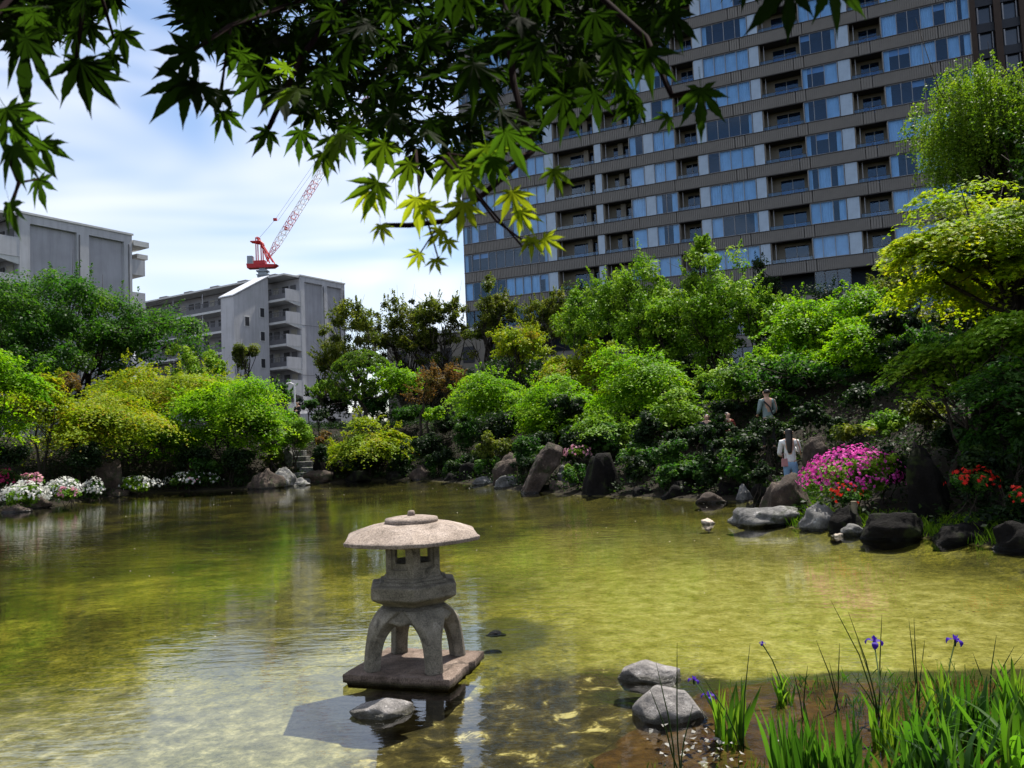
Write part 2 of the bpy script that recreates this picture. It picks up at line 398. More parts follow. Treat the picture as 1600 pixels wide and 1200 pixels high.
algae = mixc(t, .9, algae, ramp(t, n2, [(.34, (.42, .44, .4)), (.48, (.85, .85, .85)), (.66, (1.35, 1.32, 1.5))]), 'MULTIPLY')
algae = mixc(t, .9, algae, ramp(t, fine, [(.40, (.35, .36, .3)), (.5, (1, 1, 1)), (.58, (1.6, 1.5, 1.9))]), 'MULTIPLY')
sand = ramp(t, n2, [(.35, (.17, .16, .03)), (.52, (.29, .27, .09)), (.70, (.44, .41, .20))])
silt = ramp(t, n2, [(.36, (.09, .085, .045)), (.5, (.18, .17, .105)), (.66, (.38, .35, .25))])
mud = ramp(t, noise(t, PV, 4.2, 9, .72, .5), [(.40, (.012, .010, .005)), (.52, (.045, .035, .014)), (.58, (.10, .08, .03)), (.62, (.40, .34, .18)), (.70, (.50, .44, .26))])
col = mixc(t, mth(t, 'MULTIPLY', blob(3.2, 9.9, 3.0, 3.6, .9, .45), .95), algae, sand)
col = mixc(t, mth(t, 'MULTIPLY', blob(2.2, 15, 3.0, 3.4, .9, .5), .45), col, sand)
col = mixc(t, mth(t, 'MULTIPLY', blob(-3.6, 5.2, 4.0, 2.3, .7, .5), .9), col, silt)
col = mixc(t, mth(t, 'MULTIPLY', blob(.45, 6.1, 1.75, 1.75, .3, .55), .97), col, mud)
col = mixc(t, mth(t, 'MULTIPLY', blob(2.7, 7.05, 2.3, .34, .4, .7), .9), col, (.022, .025, .010))
col = mixc(t, mth(t, 'MULTIPLY', blob(-9, 19, 8.5, 6.2, .8, .9), .75), col, mixc(t, 1., col, (.36, .34, .4), 'MULTIPLY'))  # broad shadow on the left, painted into the bottom colour
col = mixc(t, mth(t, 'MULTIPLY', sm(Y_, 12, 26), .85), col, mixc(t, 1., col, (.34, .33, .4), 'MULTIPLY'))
col = mixc(t, mth(t, 'MULTIPLY', mth(t, 'MULTIPLY', sm(X_, -2.5, -7), sm(noise(t, PV, .55, 6, .7, .8), .44, .54)), .85), col, mixc(t, 1., col, (.32, .3, .4), 'MULTIPLY'))  # ragged shadow patches painted into the bottom colour on the left
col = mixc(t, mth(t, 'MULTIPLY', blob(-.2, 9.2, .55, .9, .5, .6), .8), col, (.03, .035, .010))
# small dark specks of debris scattered over the bottom
vor = nd(t, 'ShaderNodeTexVoronoi'); vor.inputs['Scale'].default_value = 9; t.links.new(PV, vor.inputs['Vector'])
spk = mth(t, 'MULTIPLY', sm(vor.outputs['Distance'], .20, .12), sm(noise(t, PV, .8, 3, .6), .5, .62))
col = mixc(t, mth(t, 'MULTIPLY', spk, .8), col, (.02, .02, .012))
bedc = ramp(t, n2, [(.3, (.018, .009, .004)), (.5, (.055, .028, .009)), (.66, (.11, .06, .02))])
bedc = mixc(t, .6, bedc, ramp(t, n3, [(.35, (.4, .4, .4)), (.6, (1.25, 1.2, 1.1))]), 'MULTIPLY')
isbed = sm(Z_, -.10, -.085)
isbed = mth(t, 'MULTIPLY', isbed, sm(Y_, 7.6, 7.2))
col = mixc(t, .7, col, ramp(t, noise(t, PV, 21, 5, .75, .4), [(.38, (.55, .55, .5)), (.5, (1, 1, 1)), (.62, (1.35, 1.3, 1.3))]), 'MULTIPLY')
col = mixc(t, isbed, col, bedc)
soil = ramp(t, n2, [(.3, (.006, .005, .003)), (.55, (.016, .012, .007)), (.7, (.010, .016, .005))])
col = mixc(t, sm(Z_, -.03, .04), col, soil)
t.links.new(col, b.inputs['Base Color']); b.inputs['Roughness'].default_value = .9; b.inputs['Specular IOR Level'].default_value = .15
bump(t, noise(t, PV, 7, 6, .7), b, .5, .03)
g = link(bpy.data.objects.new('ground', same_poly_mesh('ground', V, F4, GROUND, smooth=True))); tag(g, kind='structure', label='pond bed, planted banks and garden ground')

# water: thin clear surface over the bottom, tinted, rippled, Fresnel reflection
m, t, b = newmat('pond_water'); t.nodes.remove(b); WATER = m
pos = wpos(t)
mpn = nd(t, 'ShaderNodeMapping'); mpn.inputs['Scale'].default_value = (.55, 1.5, 1); mpn.inputs['Rotation'].default_value = (0, 0, R(12)); t.links.new(pos, mpn.inputs[0])
r1 = noise(t, mpn.outputs[0], 2.2, 3, .55, .4); r2 = noise(t, mpn.outputs[0], 7.5, 3, .6, .3)
calm = noise(t, pos, .16, 2, .5)
amp = ramp(t, calm, [(.38, (.25, .25, .25)), (.62, (1, 1, 1))])
hh = mth(t, 'MULTIPLY', mth(t, 'ADD', r1, mth(t, 'MULTIPLY', r2, .35)), amp)
bp = nd(t, 'ShaderNodeBump'); bp.inputs['Strength'].default_value = 1; bp.inputs['Distance'].default_value = .009; t.links.new(hh, bp.inputs['Height'])
fr = nd(t, 'ShaderNodeFresnel'); fr.inputs['IOR'].default_value = 1.68; t.links.new(bp.outputs[0], fr.inputs['Normal'])
gl = nd(t, 'ShaderNodeBsdfGlossy'); gl.inputs['Roughness'].default_value = .035; gl.inputs['Color'].default_value = (1, 1, 1, 1); t.links.new(bp.outputs[0], gl.inputs['Normal'])
tp = nd(t, 'ShaderNodeBsdfTransparent'); tp.inputs['Color'].default_value = (.90, .92, .74, 1)
ms = nd(t, 'ShaderNodeMixShader'); t.links.new(fr.outputs[0], ms.inputs[0]); t.links.new(tp.outputs[0], ms.inputs[1]); t.links.new(gl.outputs[0], ms.inputs[2])
t.links.new(ms.outputs[0], t.nodes['Material Output'].inputs['Surface'])
wb = MB(); wb.add([(-25.5, 2.2, 0), (9.5, 2.2, 0), (9.5, 42.6, 0), (-25.5, 42.6, 0)], [(0, 1, 2, 3)])
tag(wb.build('water', WATER), kind='structure', label='shallow green pond water')

# ------------------------------------------------------------------ buildings: the tower
TL = np.array([-4.92, 91.0]); TR = np.array([41.97, 68.9]); TLEN = float(np.hypot(*(TR - TL)))
SPAN = plain('tower_precast_panel', (.20, .187, .173), .85, .2, var=.06)
SLAB = plain('tower_dark_trim', (.045, .04, .038), .7)
FRAME = plain('tower_window_frame', (.22, .22, .23), .45, .5, .4)
BEIGE = plain('tower_balcony_wall', (.20, .18, .15), .8)
PANEL = plain('tower_opaque_panel', (.30, .38, .48), .25, .6)
CURT = plain('tower_curtain', (.80, .84, .84), .9, .1)
ROOM = plain('tower_room_dark', (.03, .035, .045), .9, .1)
def glass(name, tint, refl):
    m, t, b = newmat(name); t.nodes.remove(b)
    a = nd(t, 'ShaderNodeBsdfTransparent'); a.inputs['Color'].default_value = (*tint, 1)
    g_ = nd(t, 'ShaderNodeBsdfGlossy'); g_.inputs['Roughness'].default_value = .02; g_.inputs['Color'].default_value = (.85, .93, 1, 1)
    bpn = nd(t, 'ShaderNodeBump'); bpn.inputs['Strength'].default_value = .25; bpn.inputs['Distance'].default_value = .01
    t.links.new(noise(t, wpos(t), .7, 2, .5), bpn.inputs['Height']); t.links.new(bpn.outputs[0], g_.inputs['Normal'])
    f_ = nd(t, 'ShaderNodeLayerWeight'); f_.inputs['Blend'].default_value = .35
    k = mth(t, 'ADD', mth(t, 'MULTIPLY', f_.outputs['Fresnel'], .42), refl)
    s_ = nd(t, 'ShaderNodeMixShader'); t.links.new(k, s_.inputs[0]); t.links.new(a.outputs[0], s_.inputs[1]); t.links.new(g_.outputs[0], s_.inputs[2])
    t.links.new(s_.outputs[0], t.nodes['Material Output'].inputs['Surface']); return m
GLASS = glass('tower_glass', (.72, .86, 1.0), .02)
GLASS2 = glass('block_glass', (.4, .45, .5), .05)

tw = empty('apartment_tower', (TL[0], TL[1], 0), math.atan2(*(TR - TL)[::-1]), label='tall brown apartment tower with ribbed bands, blue windows and recessed balconies', cat='apartment building')
# local frame: x along the facade, y into the building, z up
rows = list(range(-2, 9)); Z0 = 24.12
mb = MB(); mb.box(0, TLEN, 1.75, 22, 0, Z0 + 3.3 * 11)
mb.build('core', ROOM, tw)
bal = [(11.55, 16.2), (17.05, 20.1), (25.05, 27.25), (33.8, 37.55), (41.95, 44.65)]
win = [[0, 1, 2, 3.1, 4.1, 5.2, 6.3, 7.3, 8.3, 9.35, 10.4], [20.15, 21.65], [22.75, 23.85, 25.0], [28.3, 29.4, 30.5, 31.6, 32.75], [37.6, 38.5, 39.6, 40.75], [44.7, 46.0, 46.9, 47.95, 49, 49.95, 50.9, TLEN - .05]]
pan = [(10.42, 11.5), (16.25, 17.0), (21.68, 22.72), (27.3, 28.27), (32.8, 33.75), (40.8, 41.9)]
joints = [0, 1.5, 8.3, 9.2, 14.9, 15.9, 20.9, 24.8, 31.0, 32.0, 36.92, 37.86, 42.7, 43.7, 49.3, TLEN]
# spandrel panels: one mesh per width with real ribs
spans = {}
for a_, b_ in zip(joints[:-1], joints[1:]):
    w = b_ - a_ - .06; mb = MB(); mb.box(0, w, .06, .25, 0, 1.12)
    n = max(2, int(w / .19)); pw = w / n
    for k in range(n): mb.box(k * pw + .02, (k + 1) * pw - .05, -.03, .058, .02, 1.10)
    me = bpy.data.meshes.new('spandrel_panel'); me.from_pydata(mb.v, [], mb.f); me.materials.append(SPAN); spans[a_] = me
def cp(name, me, parent, loc, sc=None):
    o = link(bpy.data.objects.new(name, me), parent); o.location = loc
    if sc: o.scale = sc
    return o
def mesh_of(mb, name, mat):
    me = bpy.data.meshes.new(name); me.from_pydata(mb.v, [], mb.f); me.update(); me.materials.append(mat); return me
curt_mesh = []
for v_ in range(5):
    mb = MB(); n = 14; P = []
    amp_ = [.035, .05, .02, .045, .03][v_]
    for i in range(n * 2 + 1):
        P.append((i / (n * 2), amp_ * math.sin(i * [1.6, 1.3, 1.9, 1.1, 2.2][v_]) + .01 * math.sin(i * .7)))
    vs = [(x, y, 0) for x, y in P] + [(x, y, 1) for x, y in P]; k = len(P)
    fs = [(i, i + 1, k + i + 1, k + i) for i in range(k - 1)]
    mb.add(vs, fs); curt_mesh.append(mesh_of(mb, 'curtain', CURT))
mb = MB(); mb.box(0, 1, -.004, .004, 0, 1); pane_me = mesh_of(mb, 'pane', GLASS); 
mb = MB(); mb.box(0, 1, -.02, .02, 0, 1); pan_me = mesh_of(mb, 'opaque_panel', PANEL)
rt = random.Random(5)
xs_, xg_, xb_ = MB(), MB(), MB()
for r_ in list(range(-7, -2)) + [9, 10]:      # storeys behind the trees or above the frame, joined
    z = Z0 + 3.3 * r_
    xs_.box(0, TLEN, .0, .25, z - 1.2, z - .06); xb_.box(-.02, TLEN + .02, -.05, .3, z - .055, z); xb_.box(-.02, TLEN + .02, -.04, 1.7, z - 1.25, z - 1.2)
    for seg in win: xg_.box(seg[0], seg[-1], .08, .1, z, z + 2.05)
    for seg in win:
        for x_ in seg: xb_.box(x_ - .03, x_ + .03, 0, .12, z, z + 2.05)
xs_.build('hidden_storey_bands', SPAN, tw, kind='stuff'); xg_.build('hidden_storey_glazing', GLASS, tw, kind='stuff'); xb_.build('hidden_storey_trim', SLAB, tw, kind='stuff')
for r_ in rows:
    z = Z0 + 3.3 * r_; zb = z - 1.25            # sill height, spandrel bottom
    for a_, b_ in zip(joints[:-1], joints[1:]): cp('spandrel_panel', spans[a_], tw, (a_ + .03, 0, zb + .07))
    mb = MB(); mb.box(-.02, TLEN + .02, -.06, .3, z - .055, z + .0); mb.box(-.02, TLEN + .02, -.04, .3, zb, zb + .065); mb.box(0, TLEN, .25, 1.9, zb + .1, z - .2)
    mb.build('floor_band', SLAB, tw)
    hh_ = 2.05
    for wi, seg in enumerate(win):
        f = MB(); mwid = .05
        f.box(seg[0], seg[-1], .03, .12, z, z + .06); f.box(seg[0], seg[-1], .03, .12, z + hh_ - .06, z + hh_)
        for s_ in seg: f.box(s_ - mwid / 2, s_ + mwid / 2, .0, .13, z + .06, z + hh_ - .06)
        fo = f.build('window', FRAME, tw)
        st = rt.choice(['open', 'shut', 'shut', 'mix', 'mix'])
        for k, (a_, b_) in enumerate(zip(seg[:-1], seg[1:])):
            pm = cp('pane', pane_me, fo, (a_ + .025, .08, z + .06), (b_ - a_ - .05, 1, hh_ - .12))
            edge = k == 0 or k == len(seg) - 2
            full = st == 'shut' or (st == 'mix' and rt.random() < .45)
            if full: cp('curtain', rt.choice(curt_mesh), fo, (a_ + .02, .24, z + .02), (b_ - a_ - .02, 1, hh_ - .05))
            elif edge and rt.random() < .75:
                w_ = (b_ - a_) * rt.uniform(.3, .6); x0 = a_ if k == 0 else b_ - w_
                cp('curtain', rt.choice(curt_mesh), fo, (x0, .24, z + .02), (w_, 1, hh_ - .05))
            if rt.random() < .18 and not full:
                cp('blind', pan_me, fo, (a_ + .03, .3, z + hh_ * .72), (b_ - a_ - .06, .3, hh_ * .26))
    for a_, b_ in pan: cp('opaque_panel', pan_me, tw, (a_ + .02, .06, z + .01), (b_ - a_ - .04, 1, hh_ - .02))
    for bi, (a_, b_) in enumerate(bal):
        w = MB(); w.box(a_ - .1, a_ + .04, .15, 1.75, z - .2, z + hh_ + .1); w.box(b_ - .04, b_ + .1, .15, 1.75, z - .2, z + hh_ + .1)
        gx0 = a_ + (b_ - a_) * .30; gx1 = b_ - (b_ - a_) * .12
        w.box(a_, gx0, 1.6, 1.74, z - .2, z + hh_ + .1); w.box(gx1, b_, 1.6, 1.74, z - .2, z + hh_ + .1); w.box(gx0, gx1, 1.6, 1.74, z + hh_ - .25, z + hh_ + .1)
        if bi < 2: w.box(b_ - 1.5, b_ - .95, 1.1, 1.58, z - .2, z + hh_)
        bo = w.build('balcony', BEIGE, tw)
        cp('door_pane', pane_me, bo, (gx0, 1.62, z - .2), (gx1 - gx0, 1, hh_))
        d = MB(); xm = (gx0 + gx1) / 2; d.box(xm - .03, xm + .03, 1.56, 1.6, z - .2, z + hh_ - .25); d.box(a_ + .35, a_ + .42, .5, .57, z - .2, z + hh_ + .05); d.build('door_frame', FRAME, bo)
        q = MB(); q.box(a_, b_, .1, .14, z + .36, z + .40)
        n = max(2, int((b_ - a_) / 1.2))
        for k in range(n + 1): x = a_ + .02 + (b_ - a_ - .04) * k / n; q.box(x - .015, x + .015, .1, .14, z, z + .36)
        q.build('railing', SLAB, bo); cp('railing_pane', pane_me, bo, (a_ + .02, .12, z + .02), (b_ - a_ - .04, 1, .33))
mb = MB(); mb.box(-.02, .0, 0, 22, 4, Z0 + 33); mb.box(TLEN, TLEN + .02, 0, 22, 4, Z0 + 33); mb.box(-.1, TLEN + .1, -.1, 22, Z0 + 33 - 1.2, Z0 + 33 + .6); mb.build('side_wall', SPAN, tw)
f = MB()
for k in range(6): f.box(-.06, -.02, k * 1.2 + .2, k * 1.2 + 1.1, 6, Z0 + 30)
f.build('side_window', PANEL, tw)

# second tower, dark, behind the first on the right
A2 = AT(1521, 120, 96)[:2]; t2 = empty('office_tower', (A2[0], A2[1], 0), R(-22), label='dark brown tower with vertical piers behind the balcony tower, top right corner', cat='office building')
PIER = plain('pier_brown', (.05, .033, .024), .8); DGL = plain('dark_blue_glazing', (.02, .03, .05), .15, .8)
mb = MB(); mb.box(0, 34, .8, 20, 0, 74); mb.build('core', DGL, t2)
for k in range(13):
    q = MB(); q.box(k * 2.7, k * 2.7 + .75, 0, .79, 0, 75); q.build('pier', PIER, t2)
for k in range(22):
    q = MB(); q.box(0, 34, .35, .78, 3 + k * 3.3, 3 + k * 3.3 + 1.1); q.build('floor_band', plain('slate_band', (.018, .022, .032), .6) if k == 0 else bpy.data.materials['slate_band'], t2)
    for j in range(12):
        if 8 < k:
            w_ = MB(); w_.box(j * 2.7 + .95, j * 2.7 + 1.1, .4, .77, 4.15 + k * 3.3, 6.2 + k * 3.3); w_.box(j * 2.7 + 2.4, j * 2.7 + 2.5, .4, .77, 4.15 + k * 3.3, 6.2 + k * 3.3); w_.build('window_frame', FRAME, t2)

def streaked(name, c):
    m, t, b = newmat(name); v = objco(t); mp_ = nd(t, 'ShaderNodeMapping'); mp_.inputs['Scale'].default_value = (3.2, 3.2, .22); t.links.new(v, mp_.inputs[0])
    col = ramp(t, noise(t, mp_.outputs[0], 1., 6, .65), [(.32, tuple(x * .86 for x in c)), (.5, c), (.7, tuple(x * 1.08 for x in c))])
    col = mixc(t, .6, col, ramp(t, noise(t, v, .5, 4, .6), [(.35, (.85, .85, .83)), (.65, (1.08, 1.08, 1.08))]), 'MULTIPLY')
    t.links.new(col, b.inputs['Base Color']); b.inputs['Roughness'].default_value = .9; b.inputs['Specular IOR Level'].default_value = .15; return m
# ------------------------------------------------------------------ two grey housing blocks with access galleries
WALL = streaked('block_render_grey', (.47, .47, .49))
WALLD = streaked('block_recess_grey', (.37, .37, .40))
COPE = plain('block_white_coping', (.55, .55, .54), .7)
RAIL = plain('block_grey_rail', (.11, .11, .12), .6)
DARK = plain('block_dark_opening', (.03, .03, .035), .5)
DOOR = plain('block_door', (.40, .38, .33), .6)
METR = plain('block_metal_roof', (.62, .63, .66), .35, .5, .3)
def block(label, C, ud, vd, zt, glen, ulen, nlev, pitch, stair, zg, rear=False):
    """local axes: x = along the wing (to the left and back), y = gable direction (to the right and back)"""
    b0 = bpy.data.objects.new('housing_block', None); link(b0)
    Mx = Matrix(((ud[0], vd[0], 0, C[0]), (ud[1], vd[1], 0, C[1]), (0, 0, 1, 0), (0, 0, 0, 1))); b0.matrix_world = Mx
    tag(b0, label, 'housing block')
    def P(mb, name, mat, par=b0, **k): return mb.build(name, mat, par, **k)
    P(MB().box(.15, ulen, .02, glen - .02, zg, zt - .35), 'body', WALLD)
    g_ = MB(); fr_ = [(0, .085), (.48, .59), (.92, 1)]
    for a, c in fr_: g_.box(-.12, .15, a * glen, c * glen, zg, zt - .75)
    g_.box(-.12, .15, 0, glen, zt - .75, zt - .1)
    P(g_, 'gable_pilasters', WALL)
    P(MB().box(-.2, ulen, -.1, glen + .1, zt - .1, zt + .06), 'roof_coping', COPE)
    for fv in (.50, .965):
        q = MB(); q.tube([(-.17, fv * glen, zg), (-.17, fv * glen, zt - .9)], .05, 6); P(q, 'downpipe', RAIL)
    for k in range(1, 6):
        P(MB().box(-.135, -.121, 0.01, glen - .01, zt - k * 3.1 - .03, zt - k * 3.1 + .02), 'wall_joint', RAIL) if k in (2, 4) else None
    P(MB().box(-.0, ulen, -2.5, -.1, zt - .32, zt - .12), 'eaves', COPE)
    for i in range(5):
        P(MB().box(3 + i * 5.5, 4.6 + i * 5.5, -1.2, .4, zt + .06, zt + .45), 'roof_vent', RAIL)
    for k in range(nlev):
        zf = zt - 3.1 - k * pitch
        if zf < zg - .5: break
        P(MB().box(-.0, ulen, -2.3, .0, zf - .28, zf), 'gallery_slab', COPE)
        s_ = MB(); s_.box(-.1, .06, -2.34, .0, zf - .28, zf + 1.15); P(s_, 'side_parapet', WALL)
        # slanting bracket below the side parapet
        v_ = [(-.06, -2.3, zf - .28), (.10, -2.3, zf - .28), (.10, 0, zf - .28), (-.06, 0, zf - .28), (-.06, 0, zf - .85), (.10, 0, zf - .85), (-.06, -2.3, zf - .34), (.10, -2.3, zf - .34)]
        q = MB(); q.add(v_, [(0, 1, 2, 3), (6, 4, 5, 7), (0, 3, 4, 6), (1, 7, 5, 2), (3, 2, 5, 4), (0, 6, 7, 1)]); P(q, 'bracket', COPE)
        rl = MB()
        rl.box(.06, ulen, -2.32, -2.27, zf + 1.08, zf + 1.15); rl.box(.06, ulen, -2.30, -2.28, zf + .02, zf + .60)
        for j in range(int(ulen / .28)): rl.box(.1 + j * .28, .15 + j * .28, -2.31, -2.28, zf + .6, zf + 1.08)
        P(rl, 'railing', RAIL)
        for j in range(int(ulen / 3.1)):
            x = .7 + j * 3.1
            P(MB().box(x, x + .95, -.05, .0, zf, zf + 2.0), 'door', DOOR if (j + k) % 3 else RAIL)
            w_ = MB().box(x + 1.35, x + 2.35, -.06, .0, zf + .85, zf + 2.0); P(w_, 'window', DARK)
            if j % 2 == 0: P(MB().box(x + 2.75, x + 2.83, -2.2, -2.12, zf, zf + pitch - .3), 'post', WALL)
    if stair:
        u0, u1, vl = stair
        v0, v1 = -2.36 - vl, -2.36; zr, zl = zt - .15, zt - 3.15
        q = MB(); q.add([(u0, v0, zg), (u1, v0, zg), (u1, v1, zg), (u0, v1, zg), (u0, v0, zl), (u1, v0, zl), (u1, v1, zr), (u0, v1, zr)],
                        [(0, 3, 2, 1), (0, 1, 5, 4), (1, 2, 6, 5), (2, 3, 7, 6), (3, 0, 4, 7), (4, 5, 6, 7)])
        so = P(q, 'stair_tower', WALL)
        q = MB(); e = .18
        q.add([(u0 - e, v0 - e, zl + .01), (u1 + e, v0 - e, zl + .01), (u1 + e, v1, zr + .05), (u0 - e, v1, zr + .05), (u0 - e, v0 - e, zl + .13), (u1 + e, v0 - e, zl + .13), (u1 + e, v1, zr + .17), (u0 - e, v1, zr + .17)],
              [(0, 3, 2, 1), (0, 1, 5, 4), (1, 2, 6, 5), (2, 3, 7, 6), (3, 0, 4, 7), (4, 5, 6, 7)]); P(q, 'roof', METR, so)
        for (fv, zz) in ((.80, zt - 4.7), (.36, zt - 6.0), (.80, zt - 7.6), (.36, zt - 9.6), (.80, zt - 10.9)):
            vv = v0 + fv * vl
            w_ = MB(); w_.box(u0 - .07, u0 - .002, vv - .38, vv + .38, zz - .62, zz + .62); wo_ = P(w_, 'window', COPE, so)
            P(MB().box(u0 - .075, u0 - .071, vv - .3, vv + .3, zz - .54, zz + .54), 'pane', DARK, wo_)
    if rear:
        for k in range(5):
            zf = zt - 3.1 - k * pitch
            P(MB().box(0.1, 9, glen, glen + 1.3, zf - .2, zf + 1.1), 'balcony', WALL)
        P(MB().box(-.2, 9, glen + .1, glen + 1.5, zt - .9, zt - .45), 'eaves', COPE)
        P(MB().box(1.5, 9, glen + 1.5, glen + 2.5, zt - 1.5, zt - 1.1), 'eaves', COPE)
        for k in range(5):
            zf = zt - 3.1 - k * pitch
            P(MB().box(.6, 3, glen + .0, glen + .03, zf + 1.1, zf + 2.1), 'window', DARK)
    return b0
UD, VD = np.array([-.848, .530]), np.array([.530, .848])
CM = G(468, 430, 22.8)[:2]
blk = block('grey five storey housing block with a sloping stair tower roof, below the red crane', CM, UD, VD, 22.8, 7.7, 34, 8, 2.77, (3.0, 5.3, 5.2), 1.5)
pl_ = MB().box(-3.2, .0, -1.2, 7.5, 1.2, 5.6).build('entrance_annex', WALL, blk)
for vv in (1.6, 5.2):
    MB().box(-3.24, -3.2, vv, vv + 1.6, 4.0, 4.9).build('window', DARK, blk)
CL = G(29, 331, 20)[:2]
block('grey housing block with recessed gable panels at the left edge of the photo', CL, UD, VD, 20, 8.9, 22, 7, 2.77, None, 1.5, rear=True)
q = MB()
Mi = np.array([AT(560, 480, 105)[0], 105])
# low beige buildings glimpsed between the trees
lb = empty('low_building', (AT(690, 520, 80)[0], 80, 1.5), R(-15), label='low beige building glimpsed between the tree crowns left of the tower', cat='building')
MB().box(-6, 7, 0, 9, 0, 11).build('wall', BEIGE, lb)
for k in range(3):
    for j in range(5): MB().box(-5 + j * 2.4, -3.8 + j * 2.4, -.05, -.002, 1.5 + k * 3.2, 3.1 + k * 3.2).build('window', DARK, lb)
MB().box(-6.3, 7.3, -.3, 9.3, 11, 11.3).build('roof', COPE, lb)

# ------------------------------------------------------------------ crane
RED = plain('crane_red', (.50, .012, .018), .45, .5); WHT = plain('crane_white', (.75, .72, .72), .5); GRYC = plain('crane_grey', (.28, .32, .36), .6)
cb = AT(411, 432, 230)
cr = empty('tower_crane', (cb[0], cb[1], 1.5), 0, label='red luffing tower crane with red and white lattice jib rising behind the housing block', cat='crane')
zb = cb[2] - 1.5
s = 230 / FPX                       # metres per pixel at this distance
def bars(pts, r): 
    mb = MB()
    for a, b_ in pts: mb.tube([a, b_], r, 4)
    return mb
m_ = []; hw = .9
for k in range(int(zb / 2.2)):
    z0, z1 = k * 2.2, k * 2.2 + 2.2
    for sx, sy in ((-1, -1), (1, -1), (1, 1), (-1, 1)): m_.append(((sx * hw, sy * hw, z0), (sx * hw, sy * hw, z1)))
    m_ += [((-hw, -hw, z0), (hw, -hw, z1)), ((hw, hw, z0), (-hw, hw, z1)), ((-hw, -hw, z1), (hw, -hw, z1))]
bars(m_, .12).build('mast', WHT, cr)
q = MB(); q.box(-1.3, 1.3, -1.3, 1.3, zb - .4, zb + .25); q.box(-1.1, 1.1, -1.0, 1.0, zb + .25, zb + 1.3); q.box(-1.6, 1.6, -1.3, 1.3, zb + 1.3, zb + 1.7); q.box(-.9, .9, -.9, .9, zb + 1.7, zb + 2.4); q.box(-1.5, 2.2, -1.5, -1.1, zb + .2, zb + .45); q.build('slewing_ring', GRYC, cr)
q = MB(); q.loft([[(-4.2, -1.3, zb + 2.4), (3.2, -1.3, zb + 2.4), (3.2, 1.3, zb + 2.4), (-4.2, 1.3, zb + 2.4)], [(-4.4, -1.4, zb + 3.7), (4.4, -1.4, zb + 3.2), (4.4, 1.4, zb + 3.2), (-4.4, 1.4, zb + 3.7)]])
q.box(-2.4, .9, -1, 1, zb + 3.6, zb + 4.6); q.build('machine_deck', RED, cr)
MB().box(-4.2, -2.7, -1.2, .8, zb + 3.6, zb + 6.0).build('cab', GRYC, cr)
def px_(x, y): # pixel offset from the mast foot of the deck -> local point
    p = AT(x, y, 230); return (p[0] - cb[0], 0., p[2] - 1.5)
ap = px_(405, 372)
q = []
for yy in (-.9, .9):
    A_ = lambda p: (p[0], yy, p[2])
    q += [(A_(px_(402, 408)), A_(px_(401, 372))), (A_(px_(428, 411)), A_(px_(403, 371))), (A_(px_(420, 410)), A_(px_(408, 380))), (A_(px_(410, 409)), A_(px_(409, 383))), (A_(px_(401, 372)), A_(px_(411, 380))), (A_(px_(393, 378)), A_(px_(412, 382)))]
q += [((ap[0], -.9, ap[2]), (ap[0], .9, ap[2]))]
bars(q, .17).build('gantry_frame', RED, cr)
q = MB(); a = px_(399, 378); q.box(a[0] - 1.2, a[0] + 1.6, -1.1, 1.1, a[2] - .15, a[2] + .1); q.build('platform', RED, cr)
# jib: lattice in alternating red and white sections
j0 = np.array(px_(417, 406)); j1 = np.array(px_(611, 96)); nsec = 13; hw = .85
ax = (j1 - j0) / np.linalg.norm(j1 - j0); up = np.array([-ax[2], 0, ax[0]])
for k in range(nsec):
    pts = []
    for s_ in range(3):
        f0 = (k + s_ / 3) / nsec; f1 = (k + (s_ + 1) / 3) / nsec
        w0 = hw * min(1, f0 * 9 + .25, (1 - f0) * 6 + .3); w1 = hw * min(1, f1 * 9 + .25, (1 - f1) * 6 + .3)
        P0, P1 = j0 + (j1 - j0) * f0, j0 + (j1 - j0) * f1
        c0 = [P0 + up * w0 * a + np.array([0, w0 * b_, 0]) for a, b_ in ((1, 1), (1, -1), (-1, -1), (-1, 1))]
        c1 = [P1 + up * w1 * a + np.array([0, w1 * b_, 0]) for a, b_ in ((1, 1), (1, -1), (-1, -1), (-1, 1))]
        for i in range(4): pts += [(c0[i], c1[i]), (c0[i], c1[(i + 1) % 4]), (c1[i], c1[(i + 1) % 4])]
    bars(pts, .065).build('jib_section', RED if k % 4 in (0, 2) else WHT, cr)
bk = np.array(px_(430, 343))
q = MB(); q.tube([ap, tuple(bk)], .05, 4); q.tube([tuple(bk), tuple(j1 + up * 1.5)], .04, 4); q.tube([tuple(bk + np.array([.8, 0, -.4])), tuple(j1)], .04, 4); q.build('pendant_rope', GRYC, cr)
MB().box(bk[0] - .5, bk[0] + .5, -.4, .4, bk[2] - .35, bk[2] + .35).build('pulley_block', RED, cr)
q = MB(); a = px_(447, 357); q.box(a[0] - .4, a[0] + .4, -.4, .4, a[2] - .5, a[2] + .4); q.build('winch', RED, cr)
tip = j1; q = MB(); q.tube([tuple(tip), (tip[0] + .3, 0, tip[2] - 45)], .05, 4); q.build('hoist_rope', GRYC, cr)

